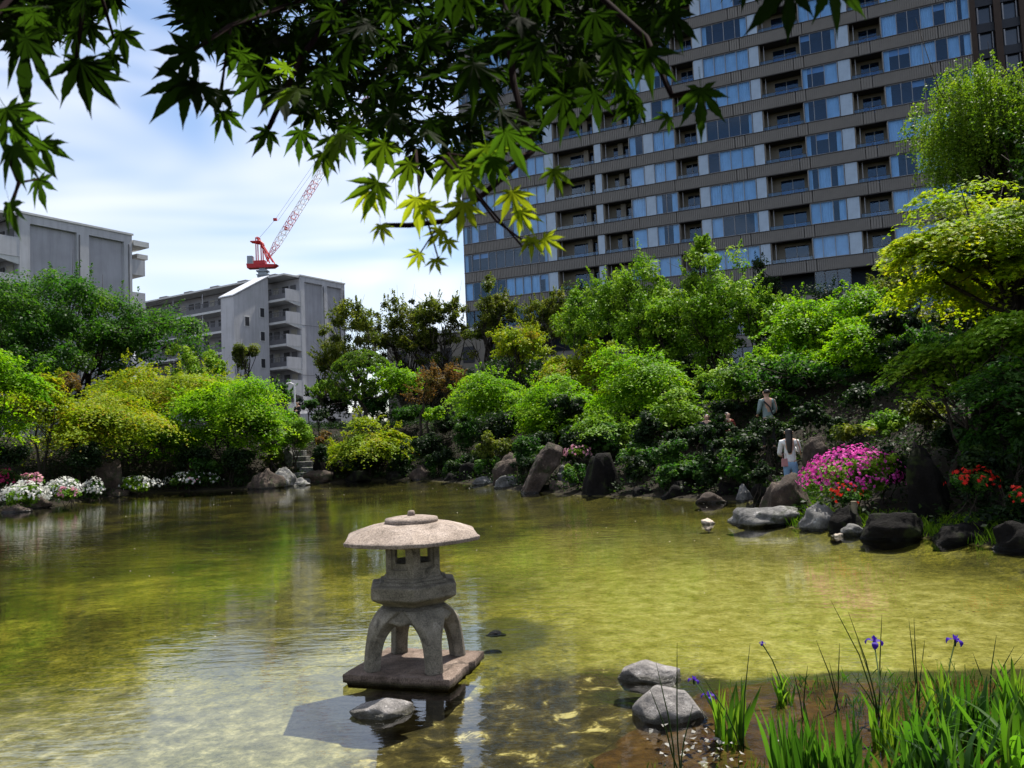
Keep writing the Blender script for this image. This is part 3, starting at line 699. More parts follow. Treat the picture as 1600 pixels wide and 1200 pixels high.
# ------------------------------------------------------------------ trees and shrubs
def plant(name, label, cat, x0, x1, yt, yb, D, style, mat, leaf=.12, dens=3.2, ncl=None, trunk=None, base=None, stems=1, depth=1., bark=BARK, palm=False, seed=0, nl=14, group=None, flowers=None, gnarl=.12):
    """crown fills the box x0..x1, yt..yb (photo pixels) at distance D; the stem stands on the ground below it"""
    rng = np.random.default_rng(seed * 7919 + int(abs(x0) * 13 + yt * 7 + D * 3) % 100000)
    c = AT((x0 + x1) / 2, (yt + yb) / 2, D); rx = (x1 - x0) / 2 / FPX * D; rz = (yb - yt) / 2 / FPX * D
    if style != 'topiary': rz *= 1.13; c = c - np.array([0, 0, .12 * rz])
    r = np.array([rx, rx * depth, rz])
    leaf = leaf * (1.25 if not palm else 1)
    if ncl is None: ncl = int(np.clip(26 + rx * rz * 5, 26, 170))
    bx = c[0] if base is None else AT(base, yb, D)[0]
    bz = tz(bx, D)
    o = empty(name, (bx, D, bz), label=label, cat=cat, group=group)
    P, N, S, T, cc = foliage(rng, c, r, style, leaf, dens, ncl)
    keep = P[:, 2] > bz + .03; P, N, S, T = P[keep], N[keep], S[keep], T[keep]
    off = np.array([bx, D, bz])
    me = leaf_quads('crown', P - off, N, S, LM[mat] if isinstance(mat, str) else mat, T, palm=palm, rng=rng, aspect=.62)
    link(bpy.data.objects.new('crown' if cat == 'tree' else 'foliage', me), o)
    if trunk is None: trunk = .035 + .022 * rx
    if style == 'topiary': nl = 6
    lm = limbs(rng, (0, 0, 0), c - off, r, cc - off, trunk, nl=min(nl, len(cc)), stems=stems, gnarl=gnarl)
    lm.build('trunk' if cat == 'tree' else 'stems', bark, o, smooth=True)
    if flowers:
        fm, nf, fs, part = flowers
        d = norm(rng.normal(size=(nf, 3))); d[:, 2] = abs(d[:, 2]) * .9; d[:, 1] = -abs(d[:, 1]) * rng.choice([1, 1, -1], nf)
        d = norm(d)
        # blossoms gather in patches
        ctr = norm(rng.normal(size=(max(10, nf // 14), 3))); ctr[:, 2] = abs(ctr[:, 2]); j = rng.integers(0, len(ctr), nf)
        use = rng.random(nf) < .6; d = np.where(use[:, None], norm(ctr[j] + rng.normal(0, .16, (nf, 3))), d)
        d[:, 2] = np.where(d[:, 2] < -.1, -d[:, 2], d[:, 2])
        Pf = c - off + d * r * rng.uniform(.82, 1.08, nf)[:, None]
        ok = Pf[:, 2] > .05; Pf = Pf[ok]; d = d[ok]
        mf = leaf_quads('blossoms', Pf, norm(d + rng.normal(0, .4, d.shape)), fs * rng.uniform(.7, 1.25, len(Pf)), fm, rng.random(len(Pf)), palm=True, rng=rng)
        bo = link(bpy.data.objects.new(part, mf), o); bo['kind'] = 'stuff'
    return o

TR, SH = 'tree', 'shrub'
# left bank, from the frame edge to the inlet
plant('broadleaf_tree', 'large dark green broadleaf tree in front of the left housing block', TR, -90, 300, 412, 640, 52, 'broad', 'green', .17, 3.4, 150, .35, base=110, stems=3, nl=26, depth=.8)
plant('broadleaf_tree', 'shaded dark green tree filling the left edge behind the golden maples', TR, -120, 130, 470, 690, 46, 'broad', 'green', .15, 2.6, 70, .2, base=20, stems=2, seed=3)
plant('broadleaf_tree', 'thin pale leaved tree at the right foot of the dark broadleaf tree', TR, 235, 345, 530, 650, 50, 'loose', 'fresh', .13, 2.0, 40, .1, seed=4)
plant('maple_tree', 'bright green maple cut off by the left edge of the photo', TR, -90, 62, 515, 742, 31.3, 'maple', 'maple', .11, 3.4, 70, .1, base=-20, stems=2, seed=5)
plant('maple_tree', 'golden green maple leaning over the white azaleas on the left bank', TR, 20, 262, 590, 748, 36.8, 'maple', 'maplegold', .11, 3.0, 90, .11, base=140, stems=3, seed=6)
plant('maple_tree', 'wide lime green maple on the left bank, highest behind the golden one', TR, 150, 400, 548, 668, 44, 'maple', 'maplegold', .12, 3.0, 90, .12, base=250, stems=3, seed=7)
plant('maple_tree', 'rounded fresh green maple overhanging the pond left of the stone steps', TR, 262, 452, 560, 752, 40.4, 'maple', 'maple', .11, 3.4, 120, .13, base=350, stems=3, seed=8)
plant('maple_tree', 'small lime maple between the golden maple and the rounded one', TR, 200, 300, 620, 745, 40, 'maple', 'maple', .11, 3.0, 40, .08, stems=2, seed=9)
plant('broadleaf_shrub', 'reddish tipped shrub below the dark tree, over the left edge maple', SH, 58, 130, 568, 640, 42, 'shrub', 'russet', .11, 3, 26, seed=10)
plant('cloud_pruned_tree', 'small dark cloud pruned tree in front of the stair tower', TR, 360, 413, 522, 585, 62, 'shrub', 'olive', .13, 4.5, 22, .14, seed=11)
plant('broadleaf_shrub', 'pale leaved shrub left of the cloud pruned tree', SH, 300, 365, 552, 600, 58, 'loose', 'fresh', .13, 3, 24, seed=12)
plant('hedge', 'narrow green hedge at the right shoulder of the rounded maple', 'hedge', 436, 452, 596, 640, 52, 'shrub', 'green', .12, 4.5, 20, seed=13)
plant('juniper_shrub', 'feathery light green bush left of the stone steps', SH, 428, 500, 640, 712, 42, 'shrub', 'fresh', .08, 4.5, 40, seed=14, stems=3)
plant('juniper_shrub', 'pale yellow green bush just behind the feathery one', SH, 428, 478, 632, 672, 45, 'shrub', 'maple', .08, 4, 24, seed=15)
plant('round_shrub', 'low dark clipped shrub beside the path walker', SH, 480, 515, 636, 666, 47, 'shrub', 'dark', .09, 4, 20, seed=16)
plant('round_shrub', 'small grey green bush at the foot of the annex wall', SH, 466, 498, 620, 648, 52, 'shrub', 'green', .09, 4, 20, seed=17)
plant('azalea_shrub', 'salmon tinted bush above the stone steps', SH, 484, 520, 668, 706, 42, 'shrub', 'russet', .08, 3.6, 20, seed=18)
plant('young_tree', 'thin young tree with few leaves before the annex wall', TR, 470, 520, 588, 636, 56, 'loose', 'fresh', .11, 1.2, 14, .05, seed=19)
# middle bank
plant('maple_tree', 'low spreading lime maple right of the stone steps', TR, 492, 652, 640, 745, 42.5, 'maple', 'maplegold', .12, 3.8, 90, .12, base=575, stems=3, seed=20)
plant('clipped_tree', 'large dome clipped evergreen in front of the loose leaved trees', TR, 512, 620, 546, 650, 52, 'topiary', 'box', .13, 5, 90, .2, seed=21)
plant('maple_tree', 'small fresh green maple between the dome evergreen and the russet tree', TR, 575, 672, 553, 628, 50, 'maple', 'maple', .12, 2.6, 46, .09, stems=2, seed=22)
plant('russet_tree', 'reddish brown leaved small tree beside the dome evergreen', TR, 636, 728, 560, 640, 46, 'broad', 'russet', .10, 1.9, 60, .12, base=668, stems=2, nl=24, seed=23)
plant('loose_tree', 'loose crowned tree beside the gable of the grey block', TR, 484, 610, 452, 640, 66, 'loose', 'olive', .18, 2.3, 75, .2, base=560, stems=2, nl=34, bark=BARKG, seed=24, gnarl=.2)
plant('loose_tree', 'open gnarled tree with dark branches against the sky', TR, 560, 690, 452, 600, 70, 'loose', 'olive', .18, 2.3, 75, .22, base=640, stems=3, nl=36, seed=25, gnarl=.2)
plant('loose_tree', 'dense olive tree left of the tower corner', TR, 640, 745, 446, 610, 68, 'loose', 'olive', .18, 2.8, 80, .22, base=700, stems=2, nl=34, seed=26, gnarl=.2)
plant('loose_tree', 'flat topped olive tree right below the tower corner', TR, 716, 815, 422, 600, 66, 'loose', 'olive', .17, 2.8, 80, .22, base=770, stems=2, nl=34, seed=27, gnarl=.2)
plant('loose_tree', 'yellow tipped loose tree in front of the lowest tower balconies', TR, 805, 905, 436, 580, 60, 'loose', 'olive', .16, 2.0, 70, .2, base=850, stems=2, nl=34, seed=28, gnarl=.2)
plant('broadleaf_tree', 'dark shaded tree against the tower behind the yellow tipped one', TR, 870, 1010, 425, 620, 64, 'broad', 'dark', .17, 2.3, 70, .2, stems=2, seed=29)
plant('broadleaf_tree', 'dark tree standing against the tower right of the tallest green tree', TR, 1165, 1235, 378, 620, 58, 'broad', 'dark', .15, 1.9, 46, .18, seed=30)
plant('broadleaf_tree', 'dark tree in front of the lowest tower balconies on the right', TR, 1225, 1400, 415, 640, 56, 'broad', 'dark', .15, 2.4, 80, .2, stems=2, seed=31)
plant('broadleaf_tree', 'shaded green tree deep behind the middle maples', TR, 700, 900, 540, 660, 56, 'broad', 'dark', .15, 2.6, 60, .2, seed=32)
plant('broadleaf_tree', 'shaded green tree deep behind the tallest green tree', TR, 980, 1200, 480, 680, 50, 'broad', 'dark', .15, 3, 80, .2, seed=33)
plant('maple_tree', 'rounded light lime tree centred in front of the tower corner trees', TR, 746, 858, 494, 600, 50, 'broad', 'maplegold', .13, 2.8, 70, .14, base=800, seed=34)
plant('maple_tree', 'bright lime maple just right of the russet tree', TR, 690, 832, 572, 672, 42, 'maple', 'maple', .11, 3.6, 90, .1, base=770, stems=2, seed=35)
plant('maple_tree', 'broad fresh green maple above the leaning slab rock', TR, 800, 965, 560, 716, 36, 'maple', 'maple', .11, 3.4, 120, .13, base=905, stems=3, seed=36)
plant('maple_tree', 'lime topped maple high behind the slab rock', TR, 840, 985, 520, 640, 41, 'maple', 'maplegold', .11, 3.2, 80, .12, base=900, stems=2, seed=37)
plant('maple_tree', 'wide layered maple in the middle of the wooded bank', TR, 905, 1100, 520, 705, 33, 'maple', 'maple', .10, 3.2, 140, .14, base=1010, stems=3, seed=38)
plant('broadleaf_tree', 'light green tree with upright shoots left of the tallest green tree', TR, 915, 1062, 372, 590, 40, 'broad', 'fresh', .13, 2.2, 100, .16, base=1000, stems=2, nl=22, seed=39)
plant('broadleaf_tree', 'tallest bright green tree, its pointed crown in front of the tower', TR, 1040, 1192, 372, 640, 36, 'broad', 'fresh', .12, 3.0, 130, .16, base=1122, stems=2, nl=24, seed=40)
plant('broadleaf_tree', 'slim green shoot topped tree at the peak of the wooded bank', TR, 1072, 1122, 338, 470, 37, 'broad', 'fresh', .11, 2.2, 26, .08, base=1100, seed=41)
plant('maple_tree', 'fresh green maple over the walking person in the white shirt', TR, 1180, 1320, 452, 610, 31, 'maple', 'maple', .10, 3.0, 110, .12, base=1255, stems=2, nl=20, seed=42)
plant('maple_tree', 'fresh green maple beneath the outer boughs of the big right maple', TR, 1290, 1440, 465, 650, 27, 'maple', 'maple', .10, 2.8, 110, .12, base=1375, stems=2, nl=20, seed=43)
plant('maple_tree', 'slender maple with dark thin trunk right of the tallest green tree', TR, 1090, 1215, 540, 650, 29, 'maple', 'fresh', .10, 2.2, 60, .09, base=1150, stems=1, nl=20, seed=44)
# right: the large maple and the drooping elm behind it
plant('maple_tree', 'large sunlit golden maple with spreading dark boughs on the right', TR, 1362, 1740, 262, 530, 17.2, 'tiered', 'goldlit', .085, 3.8, 190, .2, base=1600, stems=1, nl=40, palm=True, seed=45)
plant('maple_tree', 'lower shaded maple under the large golden maple on the right', TR, 1400, 1720, 430, 660, 15.8, 'tiered', 'fresh', .085, 3.4, 110, .13, base=1500, stems=2, nl=34, palm=True, seed=46)
plant('maple_tree', 'shaded maple at the right frame edge behind the red azaleas', TR, 1490, 1760, 520, 700, 14.2, 'tiered', 'green', .08, 3.2, 80, .1, base=1640, stems=2, nl=24, seed=47)

# drooping elm: strings of small leaves hanging from arching limbs
def drooping(label, x0, x1, yt, yb, D, seed):
    rng = np.random.default_rng(seed); c = AT((x0 + x1) / 2, (yt + yb) / 2, D); rx = (x1 - x0) / 2 / FPX * D; rz = (yb - yt) / 2 / FPX * D
    bx = c[0] + 1.2; bz = tz(bx, D); o = empty('drooping_tree', (bx, D, bz), label=label, cat=TR); off = np.array([bx, D, bz])
    cc, d = crown_clumps(rng, c, [rx * .85, rx * .7, rz * .85], 290, .35, top=.4, lump=.4)
    P = []; K = []
    for i, q in enumerate(cc):
        for s_ in range(9):
            st = q + rng.normal(0, .3, 3); ln = rng.uniform(.5, 1.5); n = int(ln * 26); f = np.linspace(0, 1, n)
            dr = d[i] * np.array([.5, .5, 0]) * rng.uniform(.3, 1)
            pts = st + dr * f[:, None] * ln * (1 - .4 * f[:, None]) + np.array([0, 0, -1]) * (f[:, None] ** 1.4) * ln * .8 + rng.normal(0, .045, (n, 3))
            P.append(pts); K += [rng.normal(0, .15)] * n
    P = np.concatenate(P); n = len(P); N = norm(rng.normal(0, .7, (n, 3)) + [0, 0, .6])
    me = leaf_quads('crown', P - off, N, .10 * rng.uniform(.6, 1.2, n), LM['willow'], np.clip(.5 + np.array(K) + rng.normal(0, .15, n), 0, 1), rng=rng)
    link(bpy.data.objects.new('crown', me), o)
    limbs(rng, (0, 0, 0), c - off, (rx, rx, rz), cc - off, .2, nl=44).build('trunk', BARK, o, smooth=True)
drooping('tall tree with drooping small leaved twigs in the upper right corner', 1385, 1680, 85, 400, 27, 48)

# taller trees added to shade the wooded slope, and crowns that knit the canopy together
plant('broadleaf_tree', 'tall dark tree added beyond the right edge to shade the slope', TR, 1560, 1960, 250, 640, 27, 'broad', 'dark', .15, 2.4, 110, .3, seed=70)
plant('broadleaf_tree', 'added tall dark tree cut by the right edge behind the drooping tree', TR, 1480, 1800, 300, 640, 33, 'broad', 'dark', .15, 2.6, 110, .3, seed=71)
plant('broadleaf_tree', 'dense green tree on the slope under the big golden maple', TR, 1395, 1560, 500, 650, 24, 'broad', 'green', .12, 3, 90, .16, seed=72)
plant('broadleaf_tree', 'dark tree crown above the person in the pale shirt', TR, 1150, 1330, 545, 645, 27.5, 'broad', 'green', .12, 2.6, 70, .12, base=1290, seed=73)
plant('maple_tree', 'green maple crown low over the slope left of the thin trunks', TR, 1000, 1120, 590, 705, 29.5, 'maple', 'fresh', .11, 3, 80, .1, base=1060, stems=2, seed=74)
plant('maple_tree', 'shaded green maple leaning out above the square black rock', TR, 890, 1010, 630, 725, 30, 'maple', 'fresh', .11, 2.8, 70, .1, base=960, stems=2, seed=75)
plant('maple_tree', 'lime green crown between the first lime maple and the broad one', TR, 775, 880, 590, 700, 39, 'maple', 'maple', .12, 3, 70, .1, base=830, stems=2, seed=76)
plant('maple_tree', 'light green crown filling the gap left of the tallest tree', TR, 955, 1090, 450, 600, 37, 'broad', 'fresh', .13, 2.8, 80, .14, base=1040, seed=77)
plant('maple_tree', 'lime green maple crown right of the tallest tree, below the fresh one', TR, 1165, 1300, 520, 620, 29.5, 'maple', 'maple', .11, 2.6, 70, .1, base=1215, stems=2, seed=78)
plant('maple_tree', 'lime maple crown touching the big golden maple from the left', TR, 1285, 1420, 440, 560, 30, 'maple', 'maple', .11, 3, 80, .12, base=1350, stems=2, seed=79)
plant('maple_tree', 'golden maple crown between the left edge maple and the golden one', TR, -10, 120, 580, 700, 35.5, 'maple', 'maplegold', .12, 3, 70, .1, base=70, stems=2, seed=80)
plant('maple_tree', 'small lime crown at the right foot of the rounded maple', TR, 385, 455, 610, 735, 41.2, 'maple', 'maple', .11, 3, 50, .08, base=425, stems=2, seed=81)

plant('broadleaf_tree', 'fresh green upright tree between the two light green ones by the tower', TR, 985, 1080, 400, 620, 39, 'broad', 'fresh', .13, 2.6, 70, .14, base=1035, seed=82)
plant('broadleaf_tree', 'fresh green tree reaching the lowest balconies right of the tallest tree', TR, 1180, 1290, 430, 600, 34, 'broad', 'fresh', .12, 2.4, 70, .13, base=1230, seed=83)
plant('broadleaf_tree', 'olive green tree under the drooping one, left of the golden maple', TR, 1350, 1460, 400, 560, 31, 'broad', 'olive', .12, 2.6, 60, .13, base=1400, seed=84)

plant('broadleaf_tree', 'tall dense tree unseen outside the right edge, its crown shading the bank and shore rocks', TR, 1625, 1990, 40, 430, 14.6, 'broad', 'dark', .13, 3.0, 110, .22, seed=85)  # crown put out of view to shade the bank

plant('broadleaf_tree', 'airy light green tree left of the light green pair by the tower', TR, 855, 965, 440, 610, 43, 'broad', 'fresh', .13, 2.2, 60, .13, base=915, seed=87)
plant('maple_tree', 'high lime maple crown filling the canopy left of the golden maple', TR, 1255, 1395, 428, 560, 32, 'maple', 'maple', .11, 3, 80, .12, base=1320, stems=2, seed=88)
plant('broadleaf_tree', 'fresh green tree joining the tallest tree to the lime maples on its right', TR, 1130, 1230, 425, 570, 35, 'broad', 'fresh', .12, 2.4, 60, .12, base=1180, seed=89)

# far trees closing the gaps at the back of the garden
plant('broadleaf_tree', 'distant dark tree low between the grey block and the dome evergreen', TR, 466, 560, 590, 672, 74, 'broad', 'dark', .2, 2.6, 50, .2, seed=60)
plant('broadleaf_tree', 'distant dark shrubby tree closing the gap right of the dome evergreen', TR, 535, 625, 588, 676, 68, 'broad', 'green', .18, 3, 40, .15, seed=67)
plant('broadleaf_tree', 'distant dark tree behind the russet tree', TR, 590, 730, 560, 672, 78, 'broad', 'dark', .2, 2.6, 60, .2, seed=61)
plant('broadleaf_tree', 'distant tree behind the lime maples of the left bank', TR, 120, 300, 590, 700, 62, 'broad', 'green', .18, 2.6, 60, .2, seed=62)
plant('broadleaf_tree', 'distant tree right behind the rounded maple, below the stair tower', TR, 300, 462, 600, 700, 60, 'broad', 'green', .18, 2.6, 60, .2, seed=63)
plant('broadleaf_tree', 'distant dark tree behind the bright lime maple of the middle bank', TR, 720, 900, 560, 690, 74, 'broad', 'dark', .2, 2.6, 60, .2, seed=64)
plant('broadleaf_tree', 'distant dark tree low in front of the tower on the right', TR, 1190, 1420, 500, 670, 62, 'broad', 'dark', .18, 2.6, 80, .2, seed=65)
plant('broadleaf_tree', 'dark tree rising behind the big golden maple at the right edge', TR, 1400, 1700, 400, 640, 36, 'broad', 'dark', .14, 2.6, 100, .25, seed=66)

# understorey shrubs along the bank; every one its own bush
US = [
 ('dark shrub over the shore right of the low lime maple', 630, 700, 668, 740, 41, 'dark'),
 ('olive green shrub under the bright lime maple', 690, 760, 650, 712, 40, 'green'),
 ('dark green shrub between the stone steps and the low lime maple', 486, 520, 690, 738, 41, 'dark'),
 ('grey green shrub beside the upright rocks, with pale leaves', 742, 812, 668, 728, 35, 'olive'),
 ('dark bushy evergreen left of the leaning slab rock', 796, 856, 672, 750, 31.5, 'green'),
 ('low ground shrub behind the tilted shore rock', 660, 716, 640, 690, 45, 'dark'),
 ('dark shrub under the broad maple, behind the slab rock', 860, 925, 660, 735, 31, 'dark'),
 ('dark evergreen shrub behind the square black rock', 905, 975, 655, 730, 29.5, 'green'),
 ('bushy dark shrub right of the square black rock', 960, 1040, 640, 735, 28, 'dark'),
 ('sprawling fern green shrub drooping over the shaded shore', 1005, 1105, 690, 760, 25.5, 'green'),
 ('black green shrub below the tallest green tree', 1060, 1140, 640, 715, 28, 'dark'),
 ('dark shrub on the slope left of the person in white shirt', 1120, 1192, 655, 730, 24.5, 'dark'),
 ('glossy leaved shrub on the shore left of the woman', 1105, 1190, 690, 768, 23, 'green'),
 ('dark shrub in front of the person in white shirt', 1160, 1228, 640, 700, 21.8, 'dark'),
 ('shaded shrub on the slope behind the woman', 1225, 1300, 620, 680, 22.3, 'dark'),
 ('pale yellow green shrub above the pink azalea', 1288, 1368, 655, 702, 19.5, 'olive'),
 ('fresh green shrub in dappled light right above the pink azalea', 1340, 1425, 635, 690, 20, 'fresh'),
 ('sunlit shrub on the slope left of the dark boulder', 1395, 1480, 618, 680, 19.5, 'olive'),
 ('dark shrub under the big maple trunk', 1300, 1390, 590, 650, 23.5, 'dark'),
 ('dark shrub behind the standing black rock', 1440, 1530, 650, 720, 17, 'dark'),
 ('large leaved dark shrub right of the standing black rock', 1490, 1580, 640, 735, 15.5, 'green'),
 ('dark shrub on the right frame edge above the red azaleas', 1560, 1660, 640, 765, 14.2, 'green'),
 ('low dark shrub on the near right bank', 1540, 1660, 760, 840, 13.3, 'dark'),
 ('sunlit leafy shrub behind the thin trunks of the slope', 1080, 1180, 600, 655, 33, 'fresh'),
 ('sunlit shrub on the slope between the thin trunks', 1180, 1260, 595, 640, 30, 'fresh'),
 ('dark shrub under the rounded fresh green maple', 330, 400, 690, 762, 38.8, 'dark'),
 ('dark shrub behind the small white azaleas', 255, 335, 690, 745, 39.2, 'dark'),
 ('dark shrub under the golden maple on the left bank', 90, 180, 690, 745, 35.5, 'dark'),
 ('dark shrub at the left edge behind the crimson azalea', -40, 60, 690, 745, 31.5, 'dark'),
 ('dappled shrub over the sloping rock beside the steps', 405, 448, 690, 742, 41.5, 'olive'),
 ('low mound of leaves under the russet tree', 600, 690, 625, 668, 47, 'green'),
 ('low bright shrub on the terrace left of the lime maple', 655, 705, 632, 662, 43.5, 'maple'),
 ('low shaded bush under the first lime tree trunks', 740, 830, 640, 690, 38, 'dark'),
]
for i, (lb_, x0, x1, yt, yb, D, mt_) in enumerate(US):
    plant('understorey_shrub', lb_, SH, x0, x1, yt, yb, D, 'shrub', mt_, .10 if D > 22 else .08, 3.6, None, .03, stems=3, seed=100 + i, nl=9, depth=.8)

HG = [('overhanging shrub left of the large square black rock', 880, 925, 715, 768, 27.2, 'green'), ('overhanging dark shrub right of the square black rock', 968, 1020, 700, 770, 25.8, 'dark'),
      ('fern green shrub touching the water under the layered maple', 1020, 1080, 715, 778, 24.6, 'green'), ('dark shrub hanging to the water left of the small inlet', 1085, 1130, 700, 775, 23.6, 'dark'),
      ('dark shrub hanging over the cone shaped rock', 660, 720, 690, 748, 40, 'dark'), ('dark low shrub over the black rocks left of the pale knobbly one', 700, 760, 700, 752, 37.6, 'dark'),
      ('green shrub between the reddish rock and the leaning slab', 800, 838, 690, 745, 32, 'green'), ('small shrub on the foot rocks right of the leaning slab', 870, 905, 722, 762, 28.5, 'fresh'),
      ('dark shrub beneath the low lime maple at the waterline', 520, 600, 700, 750, 42, 'dark'), ('dark shrub at the waterline right of the low lime maple', 600, 650, 705, 750, 41.6, 'dark'),
      ('dark shrub between the sunlit brown rock and the inlet', 1165, 1215, 715, 775, 20.6, 'dark'), ('dark shrub filling the shade right of the standing black rock', 1480, 1600, 690, 800, 14.2, 'dark'),
      ('dark shrub behind the magenta azalea, left of the standing rock', 1370, 1430, 690, 770, 16.2, 'dark')]
for i, (lb_, x0, x1, yt, yb, D, mt_) in enumerate(HG):
    plant('understorey_shrub', lb_, SH, x0, x1, yt, yb, D, 'shrub', mt_, .08, 4.2, 40, .03, stems=3, seed=400 + i, nl=9, depth=.8)
# unlabelled-by-look shade shrubs: five bushes copied over the wooded slopes
protos = []
for k in range(5):
    protos.append(plant('shade_shrub', 'low dark shrub in the shade of the wooded bank', SH, 900 + k * 60, 960 + k * 60 + 8 * k, 660, 700, 30, 'shrub', ['dark', 'green', 'dark', 'green', 'fresh'][k], .09, 4.2, 26, .03, stems=3, seed=300 + k, nl=8, group='shade shrubs on the wooded banks'))
shade = []; rs_ = np.random.default_rng(21); placed = []; tries = 0
while len(placed) < 190 and tries < 9000:
    tries += 1
    x, y = rs_.uniform(-22, 15), rs_.uniform(14, 47)
    d = float(sdist(np.array([[x, y]]), POND)[0])
    if not (.7 < d < (7.5 if x < 3 else 12)) or abs(x) > y * .68 + 1: continue
    if any((x - a) ** 2 + (y - b_) ** 2 < 1.1 for a, b_ in placed): continue
    if abs(x - y * .352) < 1.0 and y < 24: continue            # keep the woman and the azalea clear
    if -13.5 < x < -10.2 and y > 38: continue                  # the stone steps
    if 4.5 < x < 8.5 and 14 < y < 18.6: continue
    placed.append((x, y))
    o = protos[len(placed) - 1] if len(placed) <= 5 else None
    if o is None:
        src = protos[rs_.integers(0, 5)]; o = src.copy(); SC.collection.objects.link(o)
        for ch in src.children: c2 = ch.copy(); SC.collection.objects.link(c2); c2.parent = o
    shade.append((o, x, y))
    o.location = (x, y, tz(x, y) - .15); o.rotation_euler = (0, 0, rs_.uniform(0, 6.28)); s_ = rs_.uniform(.75, 1.5); o.scale = (s_, s_, s_ * rs_.uniform(.8, 1.2))
LMK = [('the leaning rock slab', 848, 29), ('the large square black rock', 940, 26.3), ('the wet dark rock in the water', 1116, 22.2), ('the reddish flat topped rock', 791, 33.2), ('the cone shaped shore rock', 658, 40.4),
 ('the low lime maple by the steps', 575, 42.5), ('the stone steps', 474, 42), ('the large brown rock by the steps', 412, 38.5), ('the rounded fresh green maple', 350, 40.4), ('the golden maple on the left bank', 140, 36.8),
 ('the pointed brown rock on the left bank', 168, 36.5), ('the left edge maple', -10, 31.3), ('the russet tree', 668, 46), ('the bright lime maple', 770, 42), ('the broad fresh green maple', 905, 36), ('the wide layered maple', 1010, 33),
 ('the tallest bright green tree', 1122, 36), ('the thin dark trunks on the slope', 1150, 29), ('the person in the pale shirt', 1197, 22.5), ('the woman in white', 1240, 18.5), ('the magenta azalea', 1335, 16.3), ('the standing black rock', 1452, 15),
 ('the shaded rock behind the woman', 1278, 20.5), ('the dark pointed boulder', 1550, 17.5), ('the red azalea', 1520, 13.9), ('the maple above the pale shirt', 1255, 31), ('the maple under the golden boughs', 1375, 27), ('the lower shaded right maple', 1500, 15.8),
 ('the black rock left of the woman', 1196, 21.6), ('the pale pink azalea by the rock', 902, 29.3), ('the upright grey stone above the steps', 451, 43), ('the grey rock at the inlet', 1164, 22.1)]
LMW = [(nm, (px_ - 800) / FPX * D_, D_) for nm, px_, D_ in LMK]; used_l = set()
for o, x, y in shade:
    tone_ = 'low dark' if any('dark_leaf' in ch.data.materials[0].name for ch in o.children if ch.name.startswith('foliage')) else 'low green'
    for nm, lx, ly in sorted(LMW, key=lambda q: (q[1] - x) ** 2 + (q[2] - y) ** 2)[:7]:
        dx, dy = x - lx, y - ly
        fb_ = 'behind' if dy > 0 else 'in front of'; lr_ = 'left of' if dx < 0 else 'right of'
        rel = lr_ if abs(dx) > 2.2 * abs(dy) else (fb_ if abs(dy) > 2.2 * abs(dx) else fb_.replace(' of', '') + ' and ' + lr_)
        lb_ = '%s shade shrub %s%s %s' % (tone_, '' if math.hypot(dx, dy) > 2.5 else 'just ', rel, nm)
        if lb_ not in used_l and len(lb_.split()) <= 16: used_l.add(lb_); o['label'] = lb_; break
plant('understorey_shrub', 'dark shrub hiding the two people sitting on the slope', SH, 1082, 1156, 650, 705, 25.2, 'shrub', 'dark', .09, 4.5, 30, .03, stems=3, seed=320, nl=8)

# azaleas
PW = petalmat('petal_white', (.62, .62, .56), (.75, .74, .72)); PP = petalmat('petal_pink', (.60, .22, .32), (.75, .42, .50))
PM = petalmat('petal_magenta', (.62, .02, .34), (.85, .16, .58)); PR = petalmat('petal_red', (.55, .012, .012), (.72, .04, .02))
PC = petalmat('petal_crimson', (.28, .01, .06), (.40, .03, .12))
AZ = [
 ('white azalea on the far left shore, thick with blossoms', 0, 76, 752, 802, 29.9, PW, 900, .11, 'fresh'),
 ('crimson azalea at the left frame edge', -30, 26, 730, 775, 31, PC, 420, .10, 'green'),
 ('pale pink azalea behind the white one on the left shore', 28, 70, 738, 765, 32, PP, 330, .11, 'fresh'),
 ('large white azalea above the round shore rock on the left', 70, 128, 746, 790, 31.8, PW, 850, .11, 'fresh'),
 ('white azalea with sparse blossoms under the golden maple', 126, 166, 745, 784, 34.2, PW, 260, .11, 'green'),
 ('white azalea beside the low dark rock on the left shore', 172, 252, 744, 776, 37, PW, 460, .12, 'fresh'),
 ('pink tinged azalea patch between the white ones', 90, 122, 758, 786, 31.2, PP, 120, .11, 'fresh'),
 ('sparse white azalea in the shade of the rounded maple', 258, 345, 736, 766, 38.6, PW, 260, .12, 'green'),
 ('small lilac pink azalea amid the shaded white one', 285, 312, 744, 760, 38.2, PP, 70, .12, 'green'),
]
for i, (lb_, x0, x1, yt, yb, D, fm, nf, fs, mt_) in enumerate(AZ):
    nf = int(nf * .42); fs *= .85
    plant('azalea_bush', lb_, 'azalea', x0, x1, yt, yb, D, 'shrub', mt_, .09, 3, 26, .025, stems=3, seed=200 + i, nl=8, depth=.7, flowers=(fm, nf, fs, 'blossoms'))
plant('azalea_bush', 'big magenta azalea in full bloom beside the woman', 'azalea', 1252, 1418, 696, 800, 16.3, 'shrub', 'fresh', .055, 3.0, 70, .03, stems=4, seed=210, nl=16, depth=.55, flowers=(PM, 1050, .055, 'blossoms'))
plant('azalea_bush', 'low red azalea at the foot of the magenta one', 'azalea', 1290, 1352, 755, 806, 15.6, 'shrub', 'green', .05, 1.8, 22, .02, stems=3, seed=211, nl=8, depth=.7, flowers=(PR, 34, .06, 'blossoms'))
plant('azalea_bush', 'red azalea in the shade right of the standing black rock', 'azalea', 1478, 1562, 728, 785, 13.9, 'shrub', 'green', .05, 1.8, 26, .02, stems=3, seed=212, nl=8, depth=.7, flowers=(PR, 60, .06, 'blossoms'))
